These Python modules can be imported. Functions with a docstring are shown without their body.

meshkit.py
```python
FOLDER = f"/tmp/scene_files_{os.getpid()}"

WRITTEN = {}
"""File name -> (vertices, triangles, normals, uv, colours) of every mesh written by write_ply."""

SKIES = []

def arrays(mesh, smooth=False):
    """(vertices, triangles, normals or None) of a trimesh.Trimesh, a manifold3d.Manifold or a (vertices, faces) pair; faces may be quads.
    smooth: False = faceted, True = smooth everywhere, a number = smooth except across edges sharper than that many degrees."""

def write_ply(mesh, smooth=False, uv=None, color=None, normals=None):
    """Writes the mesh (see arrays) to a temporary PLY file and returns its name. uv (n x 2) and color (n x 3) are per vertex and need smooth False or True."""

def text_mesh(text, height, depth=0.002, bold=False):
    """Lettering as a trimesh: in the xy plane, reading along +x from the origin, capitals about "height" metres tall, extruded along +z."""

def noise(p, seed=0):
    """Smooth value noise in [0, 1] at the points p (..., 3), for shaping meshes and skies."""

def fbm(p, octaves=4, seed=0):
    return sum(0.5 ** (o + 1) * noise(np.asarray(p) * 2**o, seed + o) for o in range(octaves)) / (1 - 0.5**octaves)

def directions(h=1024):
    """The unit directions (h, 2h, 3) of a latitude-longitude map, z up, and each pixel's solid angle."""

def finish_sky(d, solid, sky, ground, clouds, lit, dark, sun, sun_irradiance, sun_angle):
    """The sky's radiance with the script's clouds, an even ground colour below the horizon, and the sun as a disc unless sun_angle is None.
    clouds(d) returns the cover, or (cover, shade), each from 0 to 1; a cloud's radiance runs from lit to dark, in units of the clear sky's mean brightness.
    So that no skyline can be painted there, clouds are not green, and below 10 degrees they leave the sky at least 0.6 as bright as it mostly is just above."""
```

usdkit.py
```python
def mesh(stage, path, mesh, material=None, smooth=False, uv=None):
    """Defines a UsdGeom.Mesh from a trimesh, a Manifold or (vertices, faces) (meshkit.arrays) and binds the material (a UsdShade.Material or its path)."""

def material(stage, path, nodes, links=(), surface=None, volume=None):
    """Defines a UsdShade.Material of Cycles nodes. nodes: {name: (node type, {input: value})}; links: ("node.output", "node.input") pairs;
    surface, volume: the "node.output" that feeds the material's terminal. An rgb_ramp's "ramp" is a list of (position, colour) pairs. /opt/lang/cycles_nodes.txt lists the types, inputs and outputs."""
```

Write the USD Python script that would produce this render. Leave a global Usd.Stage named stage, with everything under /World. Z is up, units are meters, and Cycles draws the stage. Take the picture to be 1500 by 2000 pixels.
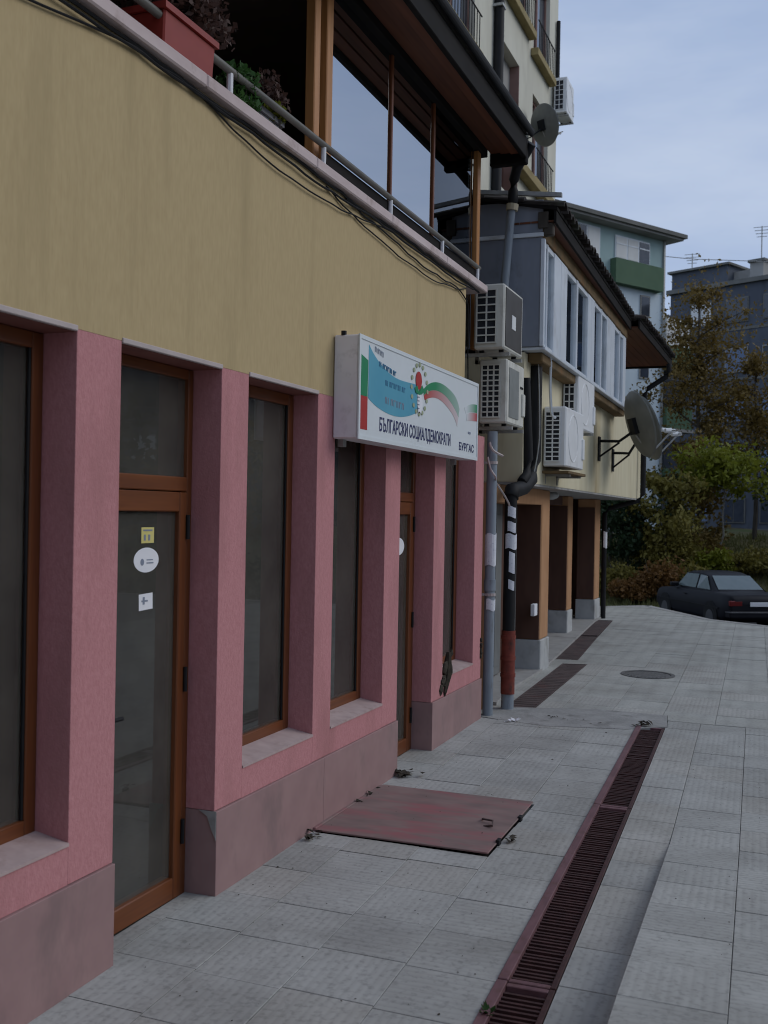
import math, random
import numpy as np
import trimesh
import usdkit, meshkit
from pxr import Usd, UsdGeom, UsdLux, UsdShade, Gf, Sdf
from shapely.geometry import Polygon, Point, box as sbox, LineString
from shapely import affinity
from shapely.ops import unary_union

stage = Usd.Stage.CreateInMemory()
UsdGeom.SetStageUpAxis(stage, "Z")
UsdGeom.SetStageMetersPerUnit(stage, 1.0)
UsdGeom.Xform.Define(stage, "/World")
UsdGeom.Scope.Define(stage, "/World/Looks")

# ------------------------------------------------------------------ camera, sky, sun, exposure
CAM = np.array([2.637, 0.0, 1.9])
R_ = np.array([0.92956441, 0.36822124, 0.01797592])
U_ = np.array([-0.0166136, -0.0068698, 0.99983838])
F_ = np.array([-3.68285216e-01, 9.29712820e-01, 2.68440467e-04])
cam = UsdGeom.Camera.Define(stage, "/World/camera")
m = Gf.Matrix4d(*R_, 0, *U_, 0, *(-F_), 0, *CAM, 1)
cam.AddTransformOp().Set(m)
cam.CreateHorizontalApertureAttr(36.0)
cam.CreateVerticalApertureAttr(48.0)
cam.CreateFocalLengthAttr(36.0 * 2030 / 1500)
cam.CreateClippingRangeAttr(Gf.Vec2f(0.05, 2000))
cam.CreateFStopAttr(5.6)
cam.CreateFocusDistanceAttr(7.0)
cam.CreateExposureAttr(-0.16)

SUN_DIR = np.array([0.84, 0.42, 0.62]); SUN_DIR /= np.linalg.norm(SUN_DIR)
SUN_EL = math.asin(SUN_DIR[2]); SUN_ROT = math.atan2(SUN_DIR[0], SUN_DIR[1])
SKY_STRENGTH = 0.10
skymat = usdkit.material(stage, "/World/Looks/sky_look", {
    "tc": ("texture_coordinate", {}),
    "map": ("mapping", {"scale": (1.0, 1.0, 3.2), "rotation": (0.25, 0.12, 0.5)}),
    "n1": ("noise_texture", {"scale": 1.7, "detail": 6.0, "roughness": 0.55, "distortion": 0.3}),
    "ramp": ("rgb_ramp", {"ramp": [(0.34, (3.8, 5.0, 7.5)), (0.50, (4.7, 5.85, 8.2)), (0.66, (6.0, 7.0, 9.0))]}),
    "sky": ("sky_texture", {"sky_type": "single_scattering", "sun_disc": False, "sun_elevation": SUN_EL, "sun_rotation": SUN_ROT}),
    "mix": ("mix_color", {"fac": 0.88, "use_clamp": False, "use_clamp_result": False}),
    "bg": ("background_shader", {"strength": SKY_STRENGTH}),
}, [("tc.generated", "map.vector"), ("map.vector", "n1.vector"), ("n1.fac", "ramp.fac"), ("sky.color", "mix.a"), ("ramp.color", "mix.b"),
    ("mix.result", "bg.color")], surface="bg.background")
dome = UsdLux.DomeLight.Define(stage, "/World/sky")
UsdShade.MaterialBindingAPI.Apply(dome.GetPrim()).Bind(skymat)
dome.GetPrim().SetCustomDataByKey("kind", "structure")
dome.GetPrim().SetCustomDataByKey("label", "pale blue grey overcast sky with soft clouds above the street")
dome.GetPrim().SetCustomDataByKey("category", "sky")
sun = UsdLux.DistantLight.Define(stage, "/World/sun")
sun.CreateNormalizeAttr(True)
sun.CreateIntensityAttr(0.29)
sun.CreateAngleAttr(40.0)
sun.CreateColorAttr(Gf.Vec3f(1.0, 0.97, 0.92))
zx = SUN_DIR; xx = np.cross([0, 0, 1], zx); xx /= np.linalg.norm(xx); yx = np.cross(zx, xx)
sun.AddTransformOp().Set(Gf.Matrix4d(*xx, 0, *yx, 0, *zx, 0, 0, 0, 50, 1))

# ------------------------------------------------------------------ helpers
rng = np.random.default_rng(7)
random.seed(7)
USED = {}


def numbered(parent, name):
    k = (parent, name); n = USED.get(k, 0); USED[k] = n + 1
    return name if n == 0 else f"{name}_{n:03d}"


CB_SIGN = np.array([[x, y, z] for x in (-1, 1) for y in (-1, 1) for z in (-1, 1)], float)
_tmp = []
for s in CB_SIGN:
    for ax in range(3):
        p = s * 1.0; q = p * 0.8; q[ax] = p[ax]; _tmp.append(q)
_tmp = np.array(_tmp)
_h = trimesh.Trimesh(_tmp, trimesh.convex.convex_hull(_tmp).faces if False else [[0, 1, 2]], process=False)
from scipy.spatial import ConvexHull
_ch = ConvexHull(_tmp)
CB_F = _ch.simplices.copy()
for _i, f in enumerate(CB_F):
    a, b, c = _tmp[f]
    if np.dot(np.cross(b - a, c - a), (a + b + c)) < 0:
        CB_F[_i] = f[::-1]


def rotz(a):
    c, s = math.cos(a), math.sin(a)
    return np.array([[c, -s, 0], [s, c, 0], [0, 0, 1]])


class MB:
    def __init__(self):
        self.v, self.f, self.n = [], [], 0

    def add(self, v, f):
        v = np.asarray(v, float); f = np.asarray(f, int)
        if f.shape[1] == 4:
            f = np.vstack([f[:, [0, 1, 2]], f[:, [0, 2, 3]]])
        self.v.append(v); self.f.append(f + self.n); self.n += len(v)
        return self

    def tm(self, m):
        return self.add(m.vertices, m.faces)

    def box(self, x0, x1, y0, y1, z0, z1):
        v = np.array([[x, y, z] for x in (x0, x1) for y in (y0, y1) for z in (z0, z1)])
        f = [[0, 1, 3, 2], [4, 6, 7, 5], [0, 4, 5, 1], [2, 3, 7, 6], [0, 2, 6, 4], [1, 5, 7, 3]]
        return self.add(v, f)

    def cbox(self, x0, x1, y0, y1, z0, z1, b=0.006, R=None, c0=None):
        c = np.array([(x0 + x1) / 2, (y0 + y1) / 2, (z0 + z1) / 2]); h = np.array([x1 - x0, y1 - y0, z1 - z0]) / 2
        b = min(b, h.min() * 0.45)
        v = np.empty((24, 3)); k = 0
        for s in CB_SIGN:
            for ax in range(3):
                q = s * (h - b); q[ax] = s[ax] * h[ax]; v[k] = q; k += 1
        if R is not None:
            v = v @ np.asarray(R).T
        return self.add(v + c, CB_F)

    def tube(self, pts, r, n=8, cap=True):
        p = np.asarray(pts, float); r = np.broadcast_to(r, (len(p),))
        t = np.gradient(p, axis=0); t /= np.linalg.norm(t, axis=1, keepdims=True) + 1e-12
        a = np.cross(t, np.where(np.abs(t[:, 2:]) < 0.9, [0, 0, 1.0], [1.0, 0, 0])); a /= np.linalg.norm(a, axis=1, keepdims=True)
        b = np.cross(t, a); g = np.arange(n) * 2 * np.pi / n
        v = p[:, None] + r[:, None, None] * (np.cos(g)[None, :, None] * a[:, None] + np.sin(g)[None, :, None] * b[:, None])
        i, j = np.meshgrid(np.arange(len(p) - 1), np.arange(n), indexing="ij")
        q = np.stack([i * n + j, i * n + (j + 1) % n, (i + 1) * n + (j + 1) % n, (i + 1) * n + j], -1).reshape(-1, 4)
        vv = v.reshape(-1, 3); ff = np.vstack([q[:, [0, 1, 2]], q[:, [0, 2, 3]]])
        if cap:
            L = len(vv); vv = np.vstack([vv, p[:1], p[-1:]]); jj = np.arange(n); o = (len(p) - 1) * n
            ff = np.vstack([ff, np.stack([np.full(n, L), (jj + 1) % n, jj], 1), np.stack([np.full(n, L + 1), o + jj, o + (jj + 1) % n], 1)])
        return self.add(vv, ff)

    def prism(self, poly, t, z0=0.0, map3=None):
        """shapely polygon extruded by t; map3 maps (n,3) local points to the world"""
        for g in getattr(poly, "geoms", [poly]):
            if g.is_empty or g.area < 1e-9:
                continue
            mm = trimesh.creation.extrude_polygon(g, t, engine="earcut")
            v = np.array(mm.vertices); v[:, 2] += z0
            self.add(v if map3 is None else map3(v), mm.faces)
        return self

    def arrays(self):
        return np.vstack(self.v), np.vstack(self.f)


class Thing:
    def __init__(self, name, label, cat, loc=(0, 0, 0), rz=0.0, group=None, kind=None):
        self.path = "/World/" + numbered("/World", name)
        self.loc = np.asarray(loc, float); self.rz = rz; self.Rm = rotz(rz)
        x = UsdGeom.Xform.Define(stage, self.path)
        x.AddTranslateOp().Set(Gf.Vec3d(*map(float, loc)))
        if rz:
            x.AddRotateZOp().Set(math.degrees(rz))
        self.prim = x.GetPrim()
        tag(self.prim, label, cat, group, kind)

    def part(self, name, mb, mat, parent=None, smooth=False, label=None, kind=None, local=False):
        v, f = mb.arrays() if isinstance(mb, MB) else (np.array(mb.vertices), np.array(mb.faces))
        if not local:
            v = (v - self.loc) @ self.Rm
        base = parent or self.path
        p = base + "/" + numbered(base, name)
        usdkit.mesh(stage, p, (v, f), mat, smooth)
        pr = stage.GetPrimAtPath(p)
        if label: pr.SetCustomDataByKey("label", label)
        if kind: pr.SetCustomDataByKey("kind", kind)
        return p


def tag(prim, label=None, cat=None, group=None, kind=None):
    for k, v in (("label", label), ("category", cat), ("group", group), ("kind", kind)):
        if v: prim.SetCustomDataByKey(k, v)


def single(name, mb, mat, label=None, cat=None, group=None, kind=None, smooth=False):
    p = "/World/" + numbered("/World", name)
    v, f = mb.arrays()
    usdkit.mesh(stage, p, (v, f), mat, smooth)
    tag(stage.GetPrimAtPath(p), label, cat, group, kind)
    return p


# ------------------------------------------------------------------ materials
MATS = {}


def pm(name, c1, c2, scale=(3, 3, 3), rough=0.8, bump=0.0, bscale=(60, 60, 60), metal=0.0, spec=0.3, lo=0.35, hi=0.65, detail=5.0, c3=None, s3=(8, 8, 1), a3=(0.55, 0.7), coat=0.0, bd=0.002, rand=0.0):
    """noise between two colours, an optional third colour in blotches, fine bump, optional per-object tone"""
    nodes = {
        "g": ("geometry", {}), "m1": ("mapping", {"scale": scale}), "n1": ("noise_texture", {"scale": 1.0, "detail": detail, "roughness": 0.6}),
        "r1": ("rgb_ramp", {"ramp": [(lo, c1), (hi, c2)]}),
        "p": ("principled_bsdf", {"roughness": rough, "metallic": metal, "specular_ior_level": spec, "coat_weight": coat}),
    }
    links = [("g.position", "m1.vector"), ("m1.vector", "n1.vector"), ("n1.fac", "r1.fac")]
    col = "r1.color"
    if c3 is not None:
        nodes.update({"m3": ("mapping", {"scale": s3, "location": (3.3, 7.1, 1.7)}), "n3": ("noise_texture", {"scale": 1.0, "detail": 6.0, "roughness": 0.65}),
                      "r3": ("rgb_ramp", {"ramp": [(a3[0], (0, 0, 0)), (a3[1], (1, 1, 1))]}), "x3": ("mix_color", {"b": c3})})
        links += [("g.position", "m3.vector"), ("m3.vector", "n3.vector"), ("n3.fac", "r3.fac"), ("r3.color", "x3.fac"), (col, "x3.a")]
        col = "x3.result"
    if rand:
        nodes.update({"oi": ("object_info", {}), "mr": ("map_range", {"from_min": 0, "from_max": 1, "to_min": 1 - rand, "to_max": 1 + rand}),
                      "hv": ("hsv", {})})
        links += [("oi.random", "mr.value"), ("mr.result", "hv.value"), (col, "hv.color")]
        col = "hv.color"
    links.append((col, "p.base_color"))
    if bump:
        nodes.update({"m2": ("mapping", {"scale": bscale}), "n2": ("noise_texture", {"scale": 1.0, "detail": 4.0}), "b": ("bump", {"strength": bump, "distance": bd})})
        links += [("g.position", "m2.vector"), ("m2.vector", "n2.vector"), ("n2.fac", "b.height"), ("b.normal", "p.normal")]
    MATS[name] = usdkit.material(stage, f"/World/Looks/{name}", nodes, links, surface="p.BSDF")
    return MATS[name]


def glass(name, tint=(0.75, 0.78, 0.76), ior=1.5, rough=0.0, boost=0.0):
    n = {"t": ("transparent_bsdf", {"color": tint}), "g": ("glossy_bsdf", {"roughness": rough, "color": (0.95, 0.97, 1.0)}), "f": ("fresnel", {"IOR": ior}),
         "d": ("diffuse_bsdf", {"color": (0.36, 0.33, 0.27)}), "du": ("mix_closure", {}), "mx": ("mix_closure", {}),
         "ge": ("geometry", {}), "nz": ("noise_texture", {"scale": 2.5, "detail": 5.0}), "nr": ("map_range", {"from_min": 0.3, "from_max": 0.7, "to_min": boost * 0.7, "to_max": boost * 1.3})}
    MATS[name] = usdkit.material(stage, f"/World/Looks/{name}", n, [("ge.position", "nz.vector"), ("nz.fac", "nr.value"), ("nr.result", "du.fac"), ("t.BSDF", "du.closure1"), ("d.BSDF", "du.closure2"),
                                 ("f.fac", "mx.fac"), ("du.closure", "mx.closure1"), ("g.BSDF", "mx.closure2")], surface="mx.closure")
    return MATS[name]


def leafmat(name, cols, rough=0.6):
    n = {"g": ("geometry", {}), "r": ("rgb_ramp", {"ramp": [(i / (len(cols) - 1), c) for i, c in enumerate(cols)]}),
         "p": ("principled_bsdf", {"roughness": rough, "specular_ior_level": 0.25}), "t": ("translucent_bsdf", {}), "mx": ("mix_closure", {"fac": 0.3})}
    MATS[name] = usdkit.material(stage, f"/World/Looks/{name}", n, [("g.random_per_island", "r.fac"), ("r.color", "p.base_color"), ("r.color", "t.color"),
                                 ("p.BSDF", "mx.closure1"), ("t.BSDF", "mx.closure2")], surface="mx.closure")
    return MATS[name]


# vertical combed stucco, position based
yellow = pm("yellow_stucco", (0.452, 0.346, 0.188), (0.490, 0.380, 0.210), scale=(45, 45, 12), rough=0.92, bump=0.5, bscale=(75, 75, 14), spec=0.15,
            c3=(0.395, 0.305, 0.165), s3=(5, 5, 0.6), a3=(0.50, 0.76), bd=0.003)
pink = pm("pink_stucco", (0.465, 0.205, 0.212), (0.53, 0.25, 0.255), scale=(60, 60, 30), rough=0.92, bump=0.6, bscale=(120, 120, 80), spec=0.15,
          c3=(0.40, 0.185, 0.185), s3=(3.5, 3.5, 1.0), a3=(0.48, 0.72), bd=0.004)
plinthm = pm("plinth_panel_look", (0.30, 0.185, 0.18), (0.34, 0.215, 0.205), scale=(5, 5, 5), rough=0.55, bump=0.08, bscale=(25, 25, 25), spec=0.35,
             c3=(0.22, 0.15, 0.145), s3=(4, 4, 2), a3=(0.50, 0.74), rand=0.03)
stonewhite = pm("white_drip_edge", (0.42, 0.36, 0.34), (0.50, 0.43, 0.41), rough=0.7)
copingm = pm("coping_look", (0.50, 0.40, 0.385), (0.60, 0.50, 0.48), scale=(6, 2, 6), rough=0.75, c3=(0.36, 0.27, 0.24), s3=(4, 4, 4), bump=0.2, bscale=(40, 40, 40))
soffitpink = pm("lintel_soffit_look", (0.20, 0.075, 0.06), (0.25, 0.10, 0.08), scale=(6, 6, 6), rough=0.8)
sillm = pm("sill_look", (0.40, 0.30, 0.285), (0.48, 0.37, 0.35), scale=(9, 9, 9), rough=0.7, c3=(0.34, 0.24, 0.22), s3=(7, 7, 7))
wood = pm("brown_wood_grain", (0.120, 0.035, 0.010), (0.170, 0.052, 0.014), scale=(28, 28, 1.6), rough=0.42, spec=0.4, bump=0.1, bscale=(90, 90, 4), coat=0.1)
woodh = pm("brown_wood_grain_rail", (0.120, 0.035, 0.010), (0.170, 0.052, 0.014), scale=(28, 1.6, 28), rough=0.42, spec=0.4, bump=0.1, bscale=(90, 4, 90), coat=0.1)
woodlight = pm("balcony_wood", (0.34, 0.15, 0.045), (0.46, 0.21, 0.07), scale=(24, 24, 1.2), rough=0.5, spec=0.4, bump=0.15, bscale=(70, 70, 3))
woodsoffit = pm("soffit_wood", (0.10, 0.034, 0.017), (0.15, 0.052, 0.024), scale=(20, 1.2, 20), rough=0.6, rand=0.12)
darkbrown = pm("dark_brown_fascia", (0.008, 0.007, 0.0065), (0.014, 0.012, 0.011), scale=(8, 2, 8), rough=0.8, spec=0.15)
black = pm("black_rubber", (0.010, 0.010, 0.011), (0.018, 0.018, 0.019), rough=0.65, spec=0.2)
whitemetal = pm("white_painted_metal", (0.68, 0.69, 0.69), (0.74, 0.75, 0.75), scale=(4, 4, 4), rough=0.45, c3=(0.42, 0.40, 0.36), s3=(5, 5, 2), a3=(0.58, 0.82))
acbeige = pm("aged_ac_casing", (0.56, 0.55, 0.49), (0.64, 0.63, 0.57), scale=(5, 5, 5), rough=0.5, c3=(0.30, 0.28, 0.23), s3=(6, 6, 3), a3=(0.55, 0.8))
acdark = pm("ac_coil_dark", (0.012, 0.014, 0.02), (0.03, 0.033, 0.04), scale=(90, 90, 90), rough=0.6)
acfront = pm("ac_front_dark_panel", (0.06, 0.055, 0.05), (0.08, 0.075, 0.07), rough=0.5)
acgrey = pm("ac_fan_grille_grey", (0.20, 0.21, 0.20), (0.27, 0.28, 0.27), rough=0.5)
galv = pm("galvanised_bracket", (0.30, 0.30, 0.29), (0.40, 0.40, 0.38), scale=(14, 14, 14), rough=0.5, metal=0.4, c3=(0.22, 0.13, 0.07), s3=(12, 12, 12), a3=(0.62, 0.8))
greypipe = pm("grey_plastic_pipe", (0.20, 0.235, 0.275), (0.26, 0.295, 0.33), scale=(10, 10, 2), rough=0.4, c3=(0.15, 0.16, 0.17), s3=(14, 14, 3))
collarm = pm("pipe_collar_beige", (0.42, 0.36, 0.25), (0.5, 0.43, 0.3), rough=0.6)
redrust = pm("red_primer_pipe", (0.16, 0.032, 0.022), (0.23, 0.05, 0.033), scale=(12, 12, 12), rough=0.6, c3=(0.05, 0.025, 0.02), s3=(14, 14, 9), a3=(0.5, 0.72))
paper = pm("white_paper", (0.62, 0.63, 0.68), (0.72, 0.73, 0.76), scale=(16, 16, 16), rough=0.9, c3=(0.35, 0.35, 0.45), s3=(60, 60, 80), a3=(0.58, 0.68))
paperw = pm("plain_white_paper", (0.70, 0.71, 0.74), (0.78, 0.78, 0.80), rough=0.85)
mortar = pm("joint_sand", (0.19, 0.19, 0.18), (0.27, 0.265, 0.25), scale=(20, 20, 20), rough=0.95)
cement = pm("rough_cement", (0.27, 0.268, 0.255), (0.35, 0.345, 0.33), scale=(5, 5, 5), rough=0.95, bump=0.6, bscale=(30, 30, 30), bd=0.01, c3=(0.20, 0.195, 0.185), s3=(4, 4, 4))
concrete = pm("concrete", (0.30, 0.295, 0.28), (0.37, 0.36, 0.345), scale=(5, 5, 5), rough=0.9, bump=0.3, bscale=(45, 45, 45), c3=(0.22, 0.21, 0.20), s3=(3, 3, 3))
darkpit = pm("channel_pit", (0.018, 0.016, 0.015), (0.035, 0.03, 0.028), scale=(9, 9, 9), rough=0.95)
striprust = pm("worn_brown_strip", (0.075, 0.055, 0.052), (0.115, 0.085, 0.08), scale=(5, 5, 5), rough=0.8, c3=(0.11, 0.055, 0.05), s3=(3, 3, 3))
gratered = pm("maroon_grate_steel", (0.045, 0.020, 0.018), (0.075, 0.032, 0.029), scale=(20, 20, 20), rough=0.6, metal=0.1)
railred = pm("maroon_rail_steel", (0.135, 0.068, 0.074), (0.185, 0.095, 0.102), scale=(16, 5, 16), rough=0.55, c3=(0.12, 0.06, 0.05), s3=(9, 9, 9))
steel = pm("worn_red_steel_plate", (0.19, 0.135, 0.125), (0.26, 0.18, 0.165), scale=(3, 7, 3), rough=0.75, c3=(0.30, 0.12, 0.125), s3=(2.2, 8, 4), a3=(0.48, 0.66), bump=0.2, bscale=(30, 30, 30))
ironm = pm("cast_iron", (0.10, 0.10, 0.095), (0.15, 0.145, 0.14), scale=(14, 14, 14), rough=0.7, bump=0.3, bscale=(60, 60, 60))
asphalt = pm("asphalt", (0.045, 0.046, 0.048), (0.065, 0.066, 0.068), scale=(3, 3, 3), rough=0.9, bump=0.4, bscale=(90, 90, 90))
soil = pm("autumn_ground", (0.085, 0.075, 0.036), (0.15, 0.125, 0.055), scale=(0.8, 0.8, 0.8), rough=0.95, c3=(0.10, 0.115, 0.04), s3=(0.35, 0.35, 0.35), a3=(0.45, 0.62), bump=0.5, bscale=(12, 12, 12), bd=0.03)
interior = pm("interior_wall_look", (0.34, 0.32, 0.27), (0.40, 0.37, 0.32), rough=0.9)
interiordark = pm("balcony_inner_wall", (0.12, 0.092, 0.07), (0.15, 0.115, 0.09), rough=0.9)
floorm = pm("interior_floor", (0.24, 0.23, 0.21), (0.30, 0.285, 0.26), rough=0.5)
cream = pm("cream_render", (0.55, 0.49, 0.33), (0.62, 0.56, 0.395), scale=(4, 4, 1.2), rough=0.92, c3=(0.38, 0.30, 0.17), s3=(1.4, 1.4, 0.22), a3=(0.56, 0.72), bump=0.3, bscale=(60, 60, 60))
orange = pm("orange_column_paint", (0.40, 0.21, 0.105), (0.47, 0.26, 0.135), scale=(5, 5, 2), rough=0.85)
brownpanel = pm("brown_wall_panel", (0.085, 0.042, 0.03), (0.11, 0.055, 0.038), scale=(8, 8, 2), rough=0.7)
dado = pm("white_dado_render", (0.40, 0.41, 0.41), (0.48, 0.49, 0.48), scale=(6, 6, 6), rough=0.85, c3=(0.30, 0.30, 0.28), s3=(3, 3, 2))
greydoor = pm("grey_metal_door", (0.15, 0.155, 0.155), (0.20, 0.205, 0.2), scale=(4, 4, 2), rough=0.5)
greysheet = pm("grey_blue_sheet_metal", (0.195, 0.215, 0.255), (0.235, 0.255, 0.30), scale=(6, 6, 2), rough=0.5, c3=(0.16, 0.17, 0.19), s3=(4, 4, 2))
pvc = pm("white_pvc", (0.60, 0.64, 0.68), (0.66, 0.70, 0.74), scale=(4, 4, 4), rough=0.35, c3=(0.5, 0.52, 0.54), s3=(3, 3, 1.5))
curtainm = pm("grey_curtain", (0.46, 0.49, 0.52), (0.62, 0.65, 0.68), scale=(20, 20, 0.6), rough=0.9)
curtainb = pm("brown_blind", (0.27, 0.24, 0.20), (0.33, 0.29, 0.245), scale=(12, 12, 1), rough=0.9)
rooftile = pm("dark_roof_tile", (0.020, 0.016, 0.014), (0.040, 0.030, 0.025), scale=(6, 6, 6), rough=0.85, rand=0.25, c3=(0.05, 0.055, 0.035), s3=(5, 5, 5))
felt = pm("stained_brown_felt", (0.10, 0.07, 0.035), (0.17, 0.11, 0.05), scale=(4, 4, 4), rough=0.9, c3=(0.20, 0.10, 0.04), s3=(3, 3, 3))
towerwall = pm("tower_render", (0.54, 0.52, 0.43), (0.62, 0.60, 0.50), scale=(1.5, 1.5, 0.5), rough=0.92, c3=(0.46, 0.44, 0.36), s3=(0.9, 0.9, 0.3))
ledgeyellow = pm("ochre_ledge", (0.24, 0.19, 0.085), (0.33, 0.26, 0.12), scale=(4, 2, 4), rough=0.85)
loggiam = pm("loggia_brown", (0.20, 0.12, 0.10), (0.25, 0.15, 0.125), scale=(3, 3, 3), rough=0.9)
dishm = pm("grey_dish_paint", (0.15, 0.155, 0.145), (0.20, 0.205, 0.19), scale=(4, 4, 4), rough=0.5, c3=(0.15, 0.15, 0.14), s3=(5, 5, 5))
teal = pm("teal_render", (0.31, 0.42, 0.41), (0.36, 0.47, 0.46), scale=(1, 1, 0.5), rough=0.92)
paleblue = pm("pale_blue_render", (0.50, 0.58, 0.63), (0.56, 0.64, 0.69), scale=(0.8, 0.8, 0.3), rough=0.92)
greenpanel = pm("green_panel", (0.075, 0.13, 0.078), (0.09, 0.15, 0.09), scale=(1, 1, 1), rough=0.85)
greyblock = pm("grey_concrete_block", (0.075, 0.084, 0.104), (0.10, 0.112, 0.134), scale=(0.8, 0.8, 0.4), rough=0.95, c3=(0.045, 0.05, 0.06), s3=(0.7, 0.7, 0.2))
greylight = pm("pale_penthouse", (0.28, 0.27, 0.25), (0.33, 0.32, 0.30), scale=(1, 1, 1), rough=0.95)
roofdark = pm("far_roof", (0.12, 0.12, 0.11), (0.17, 0.165, 0.15), scale=(1, 1, 1), rough=0.9)
bark = pm("bark", (0.05, 0.042, 0.034), (0.085, 0.073, 0.06), scale=(14, 14, 3), rough=0.95)
palebark = pm("pale_bark", (0.16, 0.15, 0.13), (0.22, 0.205, 0.18), scale=(14, 14, 3), rough=0.95)
clay = pm("red_plastic_planter", (0.22, 0.026, 0.018), (0.26, 0.034, 0.023), scale=(5, 5, 5), rough=0.5)
greyplanter = pm("grey_planter", (0.15, 0.15, 0.16), (0.19, 0.19, 0.20), rough=0.7)
carpaint = pm("dark_car_paint", (0.006, 0.006, 0.009), (0.009, 0.009, 0.013), scale=(3, 3, 3), rough=0.5, spec=0.2, coat=0.0)
tyrem = pm("tyre", (0.012, 0.012, 0.012), (0.02, 0.02, 0.02), rough=0.8)
rimm = pm("wheel_rim", (0.10, 0.10, 0.105), (0.14, 0.14, 0.145), rough=0.4, metal=0.6)
carglass = pm("car_window", (0.10, 0.13, 0.13), (0.12, 0.15, 0.15), rough=0.05, spec=0.8)
tailred = pm("tail_light_red", (0.12, 0.012, 0.012), (0.15, 0.018, 0.018), rough=0.25)
signface = pm("sign_face_white", (0.66, 0.70, 0.71), (0.70, 0.735, 0.745), scale=(2, 2, 2), rough=0.35)
signcase = pm("sign_case_metal", (0.74, 0.71, 0.73), (0.80, 0.77, 0.79), scale=(3, 3, 3), rough=0.5, c3=(0.62, 0.59, 0.60), s3=(7, 7, 7))
sgreen = pm("print_green", (0.03, 0.22, 0.10), (0.035, 0.24, 0.11), rough=0.4)
sred = pm("print_red", (0.40, 0.045, 0.04), (0.43, 0.05, 0.045), rough=0.4)
sblue = pm("print_blue", (0.10, 0.34, 0.46), (0.12, 0.37, 0.48), rough=0.4)
snavy = pm("print_navy", (0.05, 0.055, 0.12), (0.06, 0.065, 0.14), rough=0.4)
sline = pm("print_dim_blue", (0.05, 0.16, 0.28), (0.06, 0.18, 0.30), rough=0.4)
solive = pm("print_olive", (0.34, 0.38, 0.24), (0.38, 0.42, 0.28), rough=0.4)
sgrey = pm("print_grey", (0.20, 0.23, 0.30), (0.24, 0.27, 0.33), rough=0.4)
yellowpaper = pm("yellow_sticker", (0.58, 0.50, 0.14), (0.64, 0.56, 0.2), scale=(9, 9, 9), rough=0.6)
skyvoid = glass("shop_glass", (0.58, 0.60, 0.58), boost=0.125)
balglass = glass("balcony_glass", (0.25, 0.26, 0.26), ior=9.0, boost=0.01)
plainglass = glass("plain_dark_glass", (0.30, 0.32, 0.32), ior=1.45)
pvcglass = glass("veranda_glass", (0.88, 0.90, 0.90), ior=1.2)
farglass = pm("far_window_glass", (0.03, 0.035, 0.045), (0.045, 0.05, 0.06), rough=0.06, spec=0.7)
farwhite = pm("far_white_curtain", (0.62, 0.62, 0.60), (0.68, 0.68, 0.66), scale=(2, 2, 1), rough=0.6)
farblue = pm("far_blue_blind", (0.12, 0.165, 0.26), (0.15, 0.2, 0.3), scale=(6, 6, 1), rough=0.6)
litterm = pm("litter_dark", (0.03, 0.026, 0.02), (0.06, 0.05, 0.035), scale=(30, 30, 30), rough=0.95)
drybrown = leafmat("dried_plant", [(0.09, 0.05, 0.04), (0.16, 0.085, 0.065), (0.12, 0.085, 0.05)])
houseplant = leafmat("green_plant", [(0.05, 0.12, 0.03), (0.09, 0.19, 0.05), (0.06, 0.15, 0.035)])
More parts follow.
